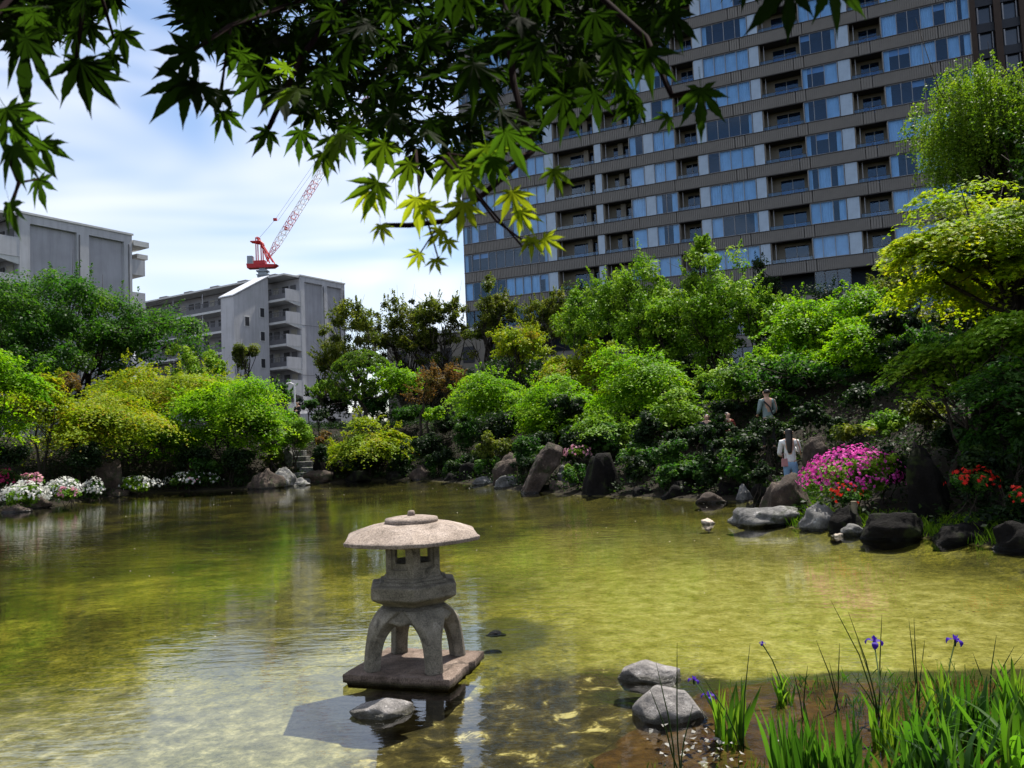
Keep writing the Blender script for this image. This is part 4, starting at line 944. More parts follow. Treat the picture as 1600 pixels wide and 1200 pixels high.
plant('azalea_bush', 'red azalea cut off by the right frame edge', 'azalea', 1575, 1650, 755, 805, 12.9, 'shrub', 'green', .05, 1.8, 26, .02, stems=3, seed=213, nl=8, depth=.7, flowers=(PR, 50, .06, 'blossoms'))
plant('azalea_bush', 'small bush with a few pale pink blossoms by the black rock', 'azalea', 880, 925, 694, 722, 29.3, 'shrub', 'fresh', .07, 2.5, 18, .02, seed=214, nl=6, flowers=(PP, 55, .11, 'blossoms'))

# ------------------------------------------------------------------ rocks
import bmesh
def ico(sub):
    bm = bmesh.new(); bmesh.ops.create_icosphere(bm, subdivisions=sub, radius=1)
    V = np.array([v.co[:] for v in bm.verts]); F = np.array([[v.index for v in f.verts] for f in bm.faces]); bm.free(); return V, F
ICO = {k: ico(k) for k in (3, 4, 5)}
def wetrock(name, c1, c2, c3, wet=.05, scale=2.5):
    m, t, b = newmat(name); v = objco(t)
    col = ramp(t, noise(t, v, scale, 7, .65, .3), [(.3, c1), (.5, c2), (.7, c3)])
    col = mixc(t, .6, col, ramp(t, noise(t, v, scale * 8, 5, .75), [(.3, (.5, .5, .5)), (.7, (1.35, 1.35, 1.35))]), 'MULTIPLY')
    if 'near' not in name and 'pale' not in name:
        col = mixc(t, ramp(t, noise(t, v, scale * .8, 5, .7, .4), [(.52, (0, 0, 0)), (.62, (.8, .8, .8))]), col, (.022, .03, .008))
    lich = noise(t, v, scale * 2.2, 5, .7)
    col = mixc(t, ramp(t, lich, [(.60, (0, 0, 0)), (.68, (.5, .5, .5))]), col, tuple(min(1, x * 1.9) for x in c3))
    z = nd(t, 'ShaderNodeSeparateXYZ'); t.links.new(wpos(t), z.inputs[0])
    zz = mth(t, 'ADD', z.outputs[2], mth(t, 'MULTIPLY', mth(t, 'SUBTRACT', noise(t, v, 9, 3, .6), .5), .05))
    mr = nd(t, 'ShaderNodeMapRange'); t.links.new(zz, mr.inputs[0]); mr.inputs[1].default_value = wet; mr.inputs[2].default_value = wet + .025
    dry = mr.outputs[0]
    col = mixc(t, dry, mixc(t, 1., col, (.28, .28, .24), 'MULTIPLY'), col)
    t.links.new(col, b.inputs['Base Color'])
    rr = nd(t, 'ShaderNodeMapRange'); t.links.new(dry, rr.inputs[0]); rr.inputs[3].default_value = .25; rr.inputs[4].default_value = .85; t.links.new(rr.outputs[0], b.inputs['Roughness'])
    b.inputs['Specular IOR Level'].default_value = .12 if 'black' in name else .3
    bump(t, noise(t, v, scale * 5, 8, .75), b, .9, .05); return m
RK = {'brown': wetrock('rock_brown', (.022, .016, .012), (.055, .038, .029), (.105, .078, .06)),
      'black': wetrock('rock_black', (.003, .0026, .002), (.006, .005, .0045), (.012, .010, .009)),  # near-black colour stands in for the tree shade over the shore rocks
      'grey': wetrock('rock_grey', (.05, .05, .048), (.14, .135, .13), (.30, .29, .28)),
      'pale': wetrock('rock_pale', (.36, .30, .24), (.52, .44, .36), (.66, .58, .48), .02),
      'stone': wetrock('rock_near_grey', (.14, .13, .12), (.27, .25, .235), (.42, .39, .37), .035, 6)}
def rock(label, x0, x1, yt, yw, D, mat, seed, dep=.8, name='shore_rock', planes=16, rough=.20, rot=None, sub=4, sink=.25, loc=None, dims=None, z0=None, smooth=False):
    rng = np.random.default_rng(seed + 500); V, F = ICO[sub]
    n = norm(rng.normal(size=(planes, 3))); h = rng.uniform(.62, .95, planes)
    q = V @ n.T; rad = np.min(np.where(q > .05, h / np.maximum(q, .05), 9), axis=1); rad = np.minimum(rad, 1.15)
    nn = np.array([mnoise.fractal(Vector(v * 1.7 + seed), .9, 2.2, 5) for v in V])
    rad = rad * (1 + rough * nn)
    P = V * rad[:, None]
    if dims is None:
        w = (x1 - x0) / FPX * D; hgt = (yw - yt) / FPX * D; c = AT((x0 + x1) / 2, yw, D)
    else: w, hgt = dims; c = np.array([loc[0], loc[1], 0])
    base = tz(c[0], D) if z0 is None else z0
    if z0 is None: base = min(max(base, 0), AT((x0 + x1) / 2, yw, D)[2] + .3) if dims is None else base
    P = (P - [0, 0, P[:, 2].min()]) ; P[:, 2] /= P[:, 2].max(); P[:, 0] /= (P[:, 0].max() - P[:, 0].min()); P[:, 1] /= (P[:, 1].max() - P[:, 1].min())
    P = P * [w, w * dep, hgt * (1 + sink)] - [0, 0, hgt * sink]
    if rot is not None: P = P @ np.array(Matrix.Rotation(R(rot[0]), 3, rot[1])).T
    me = same_poly_mesh(name, P, F, RK[mat], smooth=smooth or True)
    o = link(bpy.data.objects.new(name, me)); o.location = (c[0], D if dims is None else c[1], base)
    tag(o, label, 'rock'); return o
RS = [
 ('round brown rock at the far left waterline', 10, 62, 788, 806, 29.5, 'brown'),
 ('grey brown rock behind the round far left one', 32, 75, 770, 792, 31, 'brown'),
 ('low dark rock between the white azaleas', 155, 206, 762, 782, 36.4, 'brown'),
 ('pointed brown rock on the bank below the golden maple', 148, 190, 718, 752, 36.5, 'brown'),
 ('flat shaded rock deep under the rounded maple', 280, 325, 704, 735, 40.5, 'brown'),
 ('large brown rock left of the stone steps at the waterline', 383, 442, 732, 765, 38.5, 'brown'),
 ('sloping pale slab leaning against the large brown rock', 424, 462, 730, 762, 39.5, 'grey'),
 ('thin wet slab tapering into the water by the steps', 446, 486, 746, 759, 39.8, 'grey'),
 ('upright grey stone at the top of the steps', 440, 462, 697, 716, 43, 'grey'),
 ('dark rock right of the stone steps', 488, 522, 712, 738, 41.8, 'black'),
 ('wide dark ledge rock at the inlet waterline', 468, 522, 734, 752, 41.2, 'brown'),
 ('rounded black rock under the low lime maple', 536, 585, 734, 752, 41.6, 'black'),
 ('small dark shore rock under the low lime maple', 596, 630, 736, 751, 41.3, 'black'),
 ('brown cone shaped rock at the waterline mid bank', 638, 678, 726, 750, 40.4, 'brown'),
 ('dark rock right of the cone shaped one', 690, 735, 738, 755, 37.8, 'black'),
 ('flat topped reddish rock behind the leaning slab', 770, 812, 707, 757, 33.2, 'brown'),
 ('pale knobbly rock at the water left of the leaning slab', 738, 772, 744, 756, 34.2, 'grey'),
 ('small sharp grey rock touching the leaning slab', 772, 812, 742, 764, 31.6, 'grey'),
 ('black rock in shade left of the pale knobbly one', 712, 745, 722, 750, 37, 'black'),
 ('brown rock at the foot of the leaning slab', 858, 895, 750, 771, 28.2, 'brown'),
 ('grey rock above the foot of the leaning slab', 870, 902, 726, 752, 28.6, 'grey'),
 ('large square black rock on the shaded shore', 908, 974, 708, 774, 26.3, 'black'),
 ('low black rock right of the square one', 978, 1030, 758, 778, 25.2, 'black'),
 ('wide black rock under the drooping fern green shrub', 1030, 1092, 750, 780, 24.3, 'black'),
 ('wet dark rock lying in the water near the shaded shore', 1092, 1140, 768, 786, 22.2, 'brown'),
 ('black rock at the shore behind the wet one', 1120, 1165, 752, 782, 23.2, 'black'),
 ('rounded black rock in shade left of the woman', 1176, 1218, 738, 776, 21.6, 'black'),
 ('small dark grey rock at the back of the inlet', 1148, 1180, 756, 782, 22.1, 'grey'),
 ('big sunlit brown rock the woman stands behind', 1182, 1276, 738, 792, 17.6, 'brown'),
 ('broad shaded rock on the slope right behind the woman', 1256, 1300, 680, 720, 20.5, 'brown'),
 ('flat pale wet slab reaching into the water', 1142, 1248, 790, 811, 16.9, 'grey'),
 ('whitish tilted rock beside the flat wet slab', 1248, 1318, 786, 824, 15.8, 'grey'),
 ('black rounded rock under the magenta azalea', 1300, 1350, 790, 826, 15.2, 'black'),
 ('big black rock in the shade at the right waterline', 1346, 1450, 800, 836, 14.2, 'black'),
 ('small pointed rock low in the water before the black one', 1316, 1352, 818, 832, 14.8, 'grey'),
 ('tall standing black rock right of the magenta azalea', 1414, 1492, 686, 800, 15.0, 'black'),
 ('dark pointed boulder high on the slope under the maple', 1518, 1585, 588, 650, 17.5, 'black'),
 ('low black shore rock by the right frame edge', 1450, 1560, 815, 846, 13.6, 'black'),
 ('black shore rock cut off by the right frame edge', 1545, 1660, 812, 860, 12.6, 'black'),
 ('pale rounded stone alone in the water off the wet slab', 1095, 1118, 810, 821, 17.4, 'pale'),
 ('flat pale stone barely above the water on the right', 1297, 1324, 833, 841, 14.8, 'pale'),
]
for i, (lb_, x0, x1, yt, yb, D, mt_) in enumerate(RS):
    z0 = None
    if D < AT((x0 + x1) / 2, yb, D)[2] + 100: z0 = AT((x0 + x1) / 2, yb, D)[2]
    rock(lb_, x0, x1, yt, yb, D, mt_, i, dep=.7, z0=z0, sub=4, sink=.95)
# the leaning slab: a long squared stone tilted to the right
c = AT(848, 768, 29.0)
mb = MB(); px = 29.0 / FPX
prof = [(-38, -2), (-14, -2), (30, -50), (33, -66), (12, -76), (-6, -54)]; rg = []
for yy, k in ((-.75, .9), (-.5, 1), (.35, 1.0), (.8, .88)):
    rg.append([((x + 0) * px * k, yy, -y * px * (k if y < -5 else 1) - .25 * (y > -5)) for x, y in prof])
mb.loft(rg)
sl = mb.build('leaning_rock', RK['brown'], bevel=.05); sl.location = (c[0], 29.0, 0); tag(sl, 'long brown rock slab leaning to the right out of the water', 'rock')
d_ = sl.modifiers.new('sub', 'SUBSURF'); d_.subdivision_type = 'SIMPLE'; d_.levels = d_.render_levels = 4
tx = bpy.data.textures.new('rock_relief', 'CLOUDS'); tx.noise_scale = .35; tx.noise_depth = 4
dm = sl.modifiers.new('disp', 'DISPLACE'); dm.texture = tx; dm.strength = .16; dm.mid_level = .5; dm.texture_coords = 'LOCAL'
# stone steps
for i, (x, y, w, D) in enumerate([(470, 748, 34, 40.9), (476, 738, 30, 41.6), (484, 730, 28, 42.2), (478, 721, 28, 42.9), (470, 713, 26, 43.5), (466, 704, 24, 44.2)]):
    p = AT(x, y, D); mb = MB(); w_ = w / FPX * D; a = [(-.5, -.35), (-.1, -.5), (.4, -.4), (.52, .2), (.2, .5), (-.45, .4)]
    mb.prism([(q * w_, r_ * w_ * .8) for q, r_ in a], -.35, 0)
    o = mb.build('stone_step', RK['grey'], bevel=.03); o.location = tuple(p)
    tag(o, ['lowest flat stone step just above the pond', 'second stone step up from the pond', 'third stone step up from the pond', 'fourth stone step up from the pond', 'fifth stone step, beneath the topmost', 'topmost flat stone step below the upright grey stone'][i], 'stone step', 'stone steps climbing from the pond')
# near stones
def near_rock(label, loc, w, h, dep, seed, **k): return rock(label, 0, 0, 0, 0, loc[1], 'stone', seed, dims=(w, h), loc=loc, dep=dep, sub=5, name='pond_stone', planes=80, rough=.045, sink=1.2, z0=0, **k)
near_rock('rounded grey stone farther out of the pair beside the iris bed', (1.06, 6.95), .54, .125, .75, 41)
near_rock('larger grey stone in front, nearest the iris bed', (1.03, 6.02), .54, .205, .8, 47)
near_rock('low dark stone alone in the water before the lantern', (-1.09, 6.30), .50, .10, .7, 53)
near_rock('blue grey stone tip showing at the bottom edge of the photo', (.42, 4.95), .16, .04, .8, 57)
rk_ = rock('small green stone lying under the water right of the lantern', 0, 0, 0, 0, 8.6, 'black', 59, dims=(.22, .05), loc=(-.28, 8.65), z0=-.03, name='pond_stone')

# ------------------------------------------------------------------ stone lantern
def stone(name, a, b_, c3, sc=7):
    m, t, bs = newmat(name); v = objco(t)
    col = ramp(t, noise(t, v, sc, 6, .6, .2), [(.3, a), (.5, b_), (.72, c3)])
    spk_ = noise(t, v, sc * 16, 3, .8)
    col = mixc(t, .8, col, ramp(t, spk_, [(.36, (.35, .33, .3)), (.5, (1, 1, 1)), (.66, (1.5, 1.48, 1.42))]), 'MULTIPLY')
    st = noise(t, v, sc * .9, 5, .7, .5)
    col = mixc(t, ramp(t, st, [(.56, (0, 0, 0)), (.66, (.7, .7, .7))]), col, tuple(x * .35 for x in a))
    zs = nd(t, 'ShaderNodeSeparateXYZ'); t.links.new(wpos(t), zs.inputs[0]); wt = nd(t, 'ShaderNodeMapRange'); t.links.new(mth(t, 'ADD', zs.outputs[2], mth(t, 'MULTIPLY', noise(t, v, 13, 3, .6), .04)), wt.inputs[0])
    wt.inputs[1].default_value = .05; wt.inputs[2].default_value = .075; col = mixc(t, wt.outputs[0], mixc(t, 1., col, (.28, .30, .2), 'MULTIPLY'), col)
    t.links.new(col, bs.inputs['Base Color']); bs.inputs['Roughness'].default_value = .92; bs.inputs['Specular IOR Level'].default_value = .2
    bump(t, mth(t, 'ADD', noise(t, v, sc * 12, 6, .75), mth(t, 'MULTIPLY', noise(t, v, sc * 2, 4, .6), .6)), bs, .6, .012); return m
ST1 = stone('lantern_granite', (.10, .09, .07), (.185, .165, .13), (.29, .26, .21))
ST2 = stone('lantern_cap_stone', (.17, .137, .112), (.26, .212, .178), (.37, .31, .268), 5)
ST3 = stone('lantern_plinth_stone', (.075, .055, .042), (.15, .112, .09), (.25, .195, .16), 5)
LX, LY = -.965, 7.33; la = empty('stone_lantern', (LX, LY, 0), R(-16), label='old stone snow viewing lantern on a square slab standing in the pond', cat='stone lantern')
# plinth with a broken edge
rngp = random.Random(3); ring = []; pts = []
cs = [(-.50, -.44), (.49, -.45), (.50, .44), (-.49, .45)]
for i in range(4):
    a, b2 = cs[i], cs[(i + 1) % 4]
    for k in range(12): f = k / 12; j = 0 if k == 0 else (.018 if i == 1 else .006); pts.append((a[0] * (1 - f) + b2[0] * f + rngp.uniform(-j, j), a[1] * (1 - f) + b2[1] * f + rngp.uniform(-j, j)))
mb = MB(); zz = [(-.03, .93), (.01, .95), (.022, 1), (.078, 1), (.088, .99)]
mb.loft([[(x * s_ + rngp.uniform(-.003, .003), y * s_ + rngp.uniform(-.003, .003), z) for x, y in pts] for z, s_ in zz]); mb.build('base_slab', ST3, la)
# legs: four curved stout slabs with a scalloped arch between them
def leg(ang):
    rings = []; tdir = Vector((math.cos(ang), math.sin(ang), 0)); sd = Vector((-math.sin(ang), math.cos(ang), 0))
    #      z,  r_in, r_out, half width
    P = [(.088, .355, .475, .080), (.14, .35, .472, .076), (.25, .335, .46, .076), (.36, .305, .44, .084), (.46, .23, .405, .125), (.54, .10, .35, .17), (.60, .05, .27, .18)]
    for z, ri, ro, hw_ in P:
        a = [(ri, -hw_ * .82), (ro - .035, -hw_), (ro, -hw_ * .62), (ro, hw_ * .62), (ro - .035, hw_), (ri, hw_ * .82)]
        rings.append([tdir * r_ + sd * s_ + Vector((0, 0, z)) for r_, s_ in a])
    m = MB().loft(rings).build('leg', ST1, la, smooth=True, bevel=.008)
    m.modifiers.new('sub', 'SUBSURF').render_levels = 2; return m
for k in range(4): leg(R(45 + 90 * k))
# apron: rounded square dome with arched lower edge
def rsq(r_, n=48, p=3.2):
    o_ = []
    for i in range(n):
        a = i / n * 2 * math.pi; cx, sx = math.cos(a), math.sin(a)
        q = (abs(cx) ** p + abs(sx) ** p) ** (-1 / p); o_.append((cx * q * r_, sx * q * r_, a))
    return o_
rings = []
for (r_, z, ar) in [(.25, .42, 1), (.305, .42, 1), (.325, .45, .9), (.318, .49, .5), (.29, .555, 0), (.22, .615, 0), (.17, .63, 0)]:
    rg = []
    for x, y, a in rsq(r_):
        f = abs(math.cos(2 * a))     # 1 at the face centres, 0 at the corners
        cusp = .035 * max(0, 1 - abs(((a + math.pi / 4) % (math.pi / 2)) - math.pi / 4) / .28)
        rg.append((x, y, z + ar * (.075 * f ** .5 - cusp)))
    rings.append(rg)
MB().loft(rings).build('leg_crown', ST1, la, smooth=True, sub=1)
# hexagonal parts; vertex towards the camera, turned a little right
HA = R(-90 - 7 + 16 + 15)
def hexr(r_, z, a0=HA, n=6): return [(r_ * math.cos(a0 + i * 2 * math.pi / n), r_ * math.sin(a0 + i * 2 * math.pi / n), z) for i in range(n)]
def hexs(r_, z, seg=6, lift=0., pinch=0.):
    v = hexr(r_, z); o_ = []
    for i in range(6):
        a, b2 = v[i], v[(i + 1) % 6]
        for k in range(seg):
            f = k / seg; e = (2 * f - 1) ** 2; q = 1 - pinch * (1 - e) * 1.0
            o_.append(((a[0] * (1 - f) + b2[0] * f) * q, (a[1] * (1 - f) + b2[1] * f) * q, z + lift * e * e))
    return o_
MB().loft([hexs(.20, .615), hexs(.29, .63), hexs(.33, .655), hexs(.415, .695), hexs(.43, .71), hexs(.43, .805), hexs(.42, .815), hexs(.345, .822), hexs(.34, .845)]).build('basin', ST1, la, bevel=.006)
fb = MB().loft([hexs(.298, .84), hexs(.298, .866), hexs(.278, .872), hexs(.275, .91), hexs(.20, .91), hexs(.20, .84)]).build('fire_box', ST1, la)
mb = MB(); vo, vi = hexr(.275, 0), hexr(.215, 0)
for i in range(6):
    A_, B_ = Vector(vo[i]), Vector(vo[(i + 1) % 6]); a_, b_ = Vector(vi[i]), Vector(vi[(i + 1) % 6])
    def quadbar(f0, f1, z0, z1, dep=1.):
        q0, q1 = A_.lerp(B_, f0), A_.lerp(B_, f1); i0, i1 = q0.lerp(a_.lerp(b_, f0), dep), q1.lerp(a_.lerp(b_, f1), dep)
        mb.add([(q.x, q.y, z) for z in (z0, z1) for q in (q0, q1, i1, i0)], [(0, 3, 2, 1), (4, 5, 6, 7), (0, 1, 5, 4), (1, 2, 6, 5), (2, 3, 7, 6), (3, 0, 4, 7)])
    quadbar(0, .20, .91, 1.21); quadbar(.80, 1, .91, 1.21); quadbar(.20, .80, .91, .945); quadbar(.20, .80, 1.15, 1.21)
    def inner(f0, f1, z0, z1):
        q0, q1 = A_.lerp(B_, f0) * .93, A_.lerp(B_, f1) * .93; i0, i1 = q0 * .88, q1 * .88
        mb.add([(q.x, q.y, z) for z in (z0, z1) for q in (q0, q1, i1, i0)], [(0, 3, 2, 1), (4, 5, 6, 7), (0, 1, 5, 4), (1, 2, 6, 5), (2, 3, 7, 6), (3, 0, 4, 7)])
    inner(.20, .29, .945, 1.15); inner(.71, .80, .945, 1.15); inner(.29, .71, .945, 1.0); inner(.29, .71, 1.125, 1.15)
mb.build('window_frames', ST1, fb)
MB().loft([hexs(.27, 1.19), hexs(.31, 1.20), hexs(.64, 1.178, lift=.010), hexs(.675, 1.18, lift=.012), hexs(.682, 1.212, lift=.012), hexs(.662, 1.225, lift=.012), hexs(.54, 1.275, lift=.004), hexs(.40, 1.318), hexs(.28, 1.34), hexs(.2, 1.345)]).build('roof', ST2, la, bevel=.006)
def circ(r_, z, n=40): return [(r_ * math.cos(i / n * 6.2832), r_ * math.sin(i / n * 6.2832), z) for i in range(n)]
MB().loft([circ(.20, 1.325), circ(.238, 1.34), circ(.243, 1.36), circ(.236, 1.38), circ(.16, 1.393), circ(.05, 1.40)]).build('top_disc', ST2, la, smooth=True)
MB().loft([circ(.034, 1.39, 16), circ(.034, 1.425, 16), circ(.028, 1.443, 16), circ(.012, 1.447, 16)]).build('finial', ST2, la, smooth=True)

# ------------------------------------------------------------------ people
SKIN = plain('skin', (.45, .27, .19), .6); HAIR = plain('hair_black', (.012, .010, .009), .45)
def cloth(name, c): return surf(name, tuple(x * .85 for x in c), c, 9, .9, .2, .3, .01)
WHITEC = cloth('shirt_white', (.68, .68, .68)); JEAN = cloth('jeans_light_blue', (.20, .33, .50)); DARKC = cloth('trousers_dark', (.03, .03, .035)); REDC = cloth('top_red', (.16, .03, .025)); GREYC = cloth('shirt_grey_blue', (.22, .28, .28)); TAN = cloth('bag_tan', (.40, .18, .10)); SHOE = cloth('shoe_dark', (.04, .035, .03))
def skinmesh(name, verts, edges, rad, mat, parent, sub=2, root=0):
    me = bpy.data.meshes.new(name); me.from_pydata(verts, edges, []); me.materials.append(mat)
    o = link(bpy.data.objects.new(name, me), parent)
    md = o.modifiers.new('skin', 'SKIN'); md.use_smooth_shade = True
    for i, r_ in enumerate(rad):
        sv_ = me.skin_vertices[0].data[i]; sv_.radius = r_ if hasattr(r_, '__len__') else (r_, r_); sv_.use_root = (i == root)
    s_ = o.modifiers.new('sub', 'SUBSURF'); s_.levels = s_.render_levels = sub; return o
def person(label, loc, rz, h, top, bottom, hairlen, arms, legs=((-.09, 0), (.09, 0)), bag=None, seated=False, face_down=0.):
    """built facing +Y before rz; arms: list of two (elbow xyz, hand xyz) offsets in units of height"""
    o = empty('person', loc, rz, label=label, cat='person'); s = h
    hip, wa, ch, sh, nk, hd = .50, .60, .72, .81, .855, .93
    V = [(0, 0, hip), (0, 0, wa), (0, .005, ch), (0, 0, sh), (0, .005, nk), (0, .012, .895), (0, .012, .965)]
    E = [(0, 1), (1, 2), (2, 3), (3, 4), (4, 5), (5, 6)]; Rd = [.07, .062, .075, .055, .028, .052, .045]
    for k, (sx, (el, ha)) in enumerate(zip((-1, 1), arms)):
        b0 = len(V); V += [(sx * .105, 0, .80), el, ha, tuple(np.array(ha) + (np.array(ha) - np.array(el)) * .22)]; E += [(3, b0), (b0, b0 + 1), (b0 + 1, b0 + 2), (b0 + 2, b0 + 3)]; Rd += [.034, .023, .015, .012]
        base = np.array(V[b0 + 3]); dv = np.array(ha) - np.array(el); dv = dv / np.linalg.norm(dv)
        side = np.cross(dv, [0, 0, 1.]); side = side / (np.linalg.norm(side) + 1e-6)
        for j, (off, ln) in enumerate(((-.012, .036), (-.004, .042), (.004, .040), (.012, .032))):
            b1 = len(V); V += [tuple(base + side * off + dv * ln * .5), tuple(base + side * off + dv * ln + np.array([0, 0, -.008]))]; E += [(b0 + 3, b1), (b1, b1 + 1)]; Rd += [.0055, .0045]
        b1 = len(V); V += [tuple(base + side * -.02 - dv * .005), tuple(base + side * -.026 + dv * .014)]; E += [(b0 + 3, b1), (b1, b1 + 1)]; Rd += [.006, .005]
    for k, (sx, (fx, fy)) in enumerate(zip((-1, 1), legs)):
        b0 = len(V); V += [(sx * .05, 0, .47), ((sx * .05 + fx) / 2, fy * .35 + .012, .27), (fx, fy, .035), (fx, fy + .075, .018)]; E += [(0, b0), (b0, b0 + 1), (b0 + 1, b0 + 2), (b0 + 2, b0 + 3)]; Rd += [.052, .034, .02, .018]
    sc = lambda L_: [tuple(np.array(p) * s) for p in L_]
    skinmesh('body', sc(V), E, [r_ * s for r_ in Rd], SKIN, o)
    # shirt and sleeves
    V2 = [(0, 0, .475), (0, 0, .56), (0, 0, .64), (0, .005, .73), (0, 0, .805), (0, 0, .84)]; E2 = [(i, i + 1) for i in range(5)]
    R2 = [(.098, .075), (.088, .068), (.086, .066), (.094, .072), (.075, .055), (.034, .034)]
    for sx, (el, ha) in zip((-1, 1), arms):
        b0 = len(V2); e = np.array(el); a = np.array(ha); V2 += [(sx * .108, 0, .795), el, tuple(e + (a - e) * .85)]; E2 += [(4, b0), (b0, b0 + 1), (b0 + 1, b0 + 2)]; R2 += [(.044, .044), (.032, .032), (.026, .026)]
    skinmesh('shirt', sc(V2), E2, [(a * s, b2 * s) for a, b2 in R2], top, o, root=2)
    V3 = [(0, 0, .56), (0, -.003, .50)]; E3 = [(0, 1)]; R3 = [(.080, .062), (.088, .07)]
    for sx, (fx, fy) in zip((-1, 1), legs):
        b0 = len(V3); V3 += [(sx * .052, 0, .44), ((sx * .05 + fx) / 2, fy * .35 + .012, .27), (fx, fy, .06)]; E3 += [(1, b0), (b0, b0 + 1), (b0 + 1, b0 + 2)]; R3 += [(.06, .06), (.042, .042), (.032, .032)]
    skinmesh('trousers', sc(V3), E3, [(a * s, b2 * s) for a, b2 in R3], bottom, o, root=1)
    for sx, (fx, fy) in zip((-1, 1), legs):
        skinmesh('shoe', sc([(fx, fy - .02, .03), (fx, fy + .04, .025), (fx, fy + .095, .018)]), [(0, 1), (1, 2)], [.03 * s, .027 * s, .018 * s], SHOE, o)
    HV = [(0, -.008, .985), (0, -.018, .95), (0, -.028, .91)]; HR = [(.045, .045), (.062, .062), (.056, .05)]; HE = [(0, 1), (1, 2)]
    if hairlen:
        HV += [(0, -.05, .86), (-.005, -.065, .80), (-.008, -.07, .93 - hairlen)]; HE += [(2, 3), (3, 4), (4, 5)]; HR += [(.052, .032), (.05, .024), (.03, .014)]
    skinmesh('hair', sc(HV), HE, [(a * s, b2 * s) for a, b2 in HR], HAIR, o)
    fc = MB(); fc.loft([[(x * s, y * s, z * s) for x, y, z in q] for q in ([(-.008, .055, .925), (.008, .055, .925), (.006, .058, .95), (-.006, .058, .95)], [(-.006, .078, .918), (.006, .078, .918), (.003, .066, .948), (-.003, .066, .948)])]); fc.build('nose', SKIN, o, smooth=True)
    for sx in (-1, 1):
        MB().loft([[(sx * .022 * s + .006 * s * math.cos(a), (.052 + d2) * s, (.942 + .004 * math.sin(a)) * s) for a in np.linspace(0, 6.28, 8, endpoint=False)] for d2 in (0, .006)]).build('eye', HAIR, o)
        MB().loft([[(sx * (.052 + d2) * s, (.0 + .010 * math.cos(a)) * s, (.93 + .018 * math.sin(a)) * s) for a in np.linspace(0, 6.28, 8, endpoint=False)] for d2 in (0, .01)]).build('ear', SKIN, o, smooth=True)
    if bag:
        q = MB(); q.tube(sc([(.105, .03, .80), (.10, -.05, .83), (.135, -.05, .70), (.15, -.01, .60)]), .006 * s, 5); st = q.build('bag_strap', TAN, o)
    return o
# the woman by the azalea, seen from behind, forearms raised in front of her
PW_ = AT(1238, 770, 18.5)
person('woman with long black hair, white top and light blue jeans, seen from behind', (PW_[0], 18.5, AT(1240, 668, 18.5)[2] - 1.6), R(-14), 1.6, WHITEC, JEAN, .30,
       [((-.145, .02, .63), (-.12, .14, .60)), ((.142, .03, .65), (.08, .15, .72))], legs=((-.06, .0), (.075, .03)), bag=True)
hb = MB(); c_ = AT(1226, 722, 18.45); hb.loft([[(-.07, -.03, -.10), (.07, -.03, -.10), (.07, .03, -.10), (-.07, .03, -.10)], [(-.06, -.025, .08), (.06, -.025, .08), (.06, .025, .08), (-.06, .025, .08)]])
hb.tube([(-.04, 0, .07), (-.035, 0, .19), (.035, 0, .19), (.04, 0, .07)], .006, 5)
ho = hb.build('handbag', cloth('bag_rose', (.45, .22, .22)), bevel=.015); ho.location = tuple(c_); tag(ho, 'small rose coloured handbag hanging at the left side of the woman in white', 'handbag')
# ground under her so that she stands on something
P2 = AT(1197, 607, 22.5)
person('person in pale grey blue shirt with dark strap, standing on the wooded slope', (P2[0], 22.5, P2[2] - 1.72), R(10), 1.72, GREYC, DARKC, 0,
       [((-.15, .0, .64), (-.12, .10, .58)), ((.15, .0, .64), (.12, .10, .58))], bag=True)
q = MB(); q.tube([(-.13, -.13, 1.36), (0.02, -.16, 1.2), (.10, -.14, .98)], .022, 6); ps = q.build('sling_bag', DARKC); ps.location = (P2[0], 22.5, P2[2] - 1.72); tag(ps, 'dark sling strap across the back of the person in the pale shirt', 'bag')
P3 = AT(465, 627, 46); g3 = tz(P3[0], 46)
person('person in dark clothes with white sleeves and cap walking by the annex wall', (P3[0], 46, P3[2] - 1.65), R(150), 1.65, DARKC, DARKC, 0, [((-.15, .03, .64), (-.08, .14, .66)), ((.15, .03, .64), (.08, .14, .66))])
P4 = AT(1103, 638, 26.5)
person('dark haired person sitting low among the shrubs, left of the two', (P4[0], 26.5, P4[2] - 1.72), R(160), 1.55, DARKC, DARKC, .1, [((-.15, .05, .64), (-.08, .14, .60)), ((.15, .05, .64), (.08, .14, .60))])
P5 = AT(1136, 636, 26.8)
person('person in a red top among the shrubs beside the thin trunk', (P5[0], 26.8, P5[2] - 1.70), R(200), 1.55, REDC, DARKC, .1, [((-.15, .05, .64), (-.08, .14, .60)), ((.15, .05, .64), (.08, .14, .60))])

# ------------------------------------------------------------------ small things on the right bank
p = AT(1328, 800, 15.4); mb = MB(); mb.prism([(.055 * math.cos(a), .055 * math.sin(a)) for a in np.linspace(0, 6.28, 10, endpoint=False)], 0, .55)
o = mb.build('wooden_stake', surf('weathered_wood', (.12, .10, .07), (.22, .19, .13), 5, .9), bevel=.006); o.location = (p[0], 15.2, max(0, tz(p[0], 15.2)) - .05); tag(o, 'short wooden stake at the foot of the magenta azalea', 'stake')
lp = AT(461, 640, 50); mb = MB(); mb.tube([(0, 0, 0), (0, 0, 2.2)], .06, 8); mb.tube([(0, 0, 2.15), (-.25, 0, 2.3), (-.5, 0, 2.25)], .05, 6)
o = mb.build('path_post', WHT); o.location = (lp[0], 50, lp[2] - .6); tag(o, 'thin pale post with bent top in front of the annex wall', 'post')

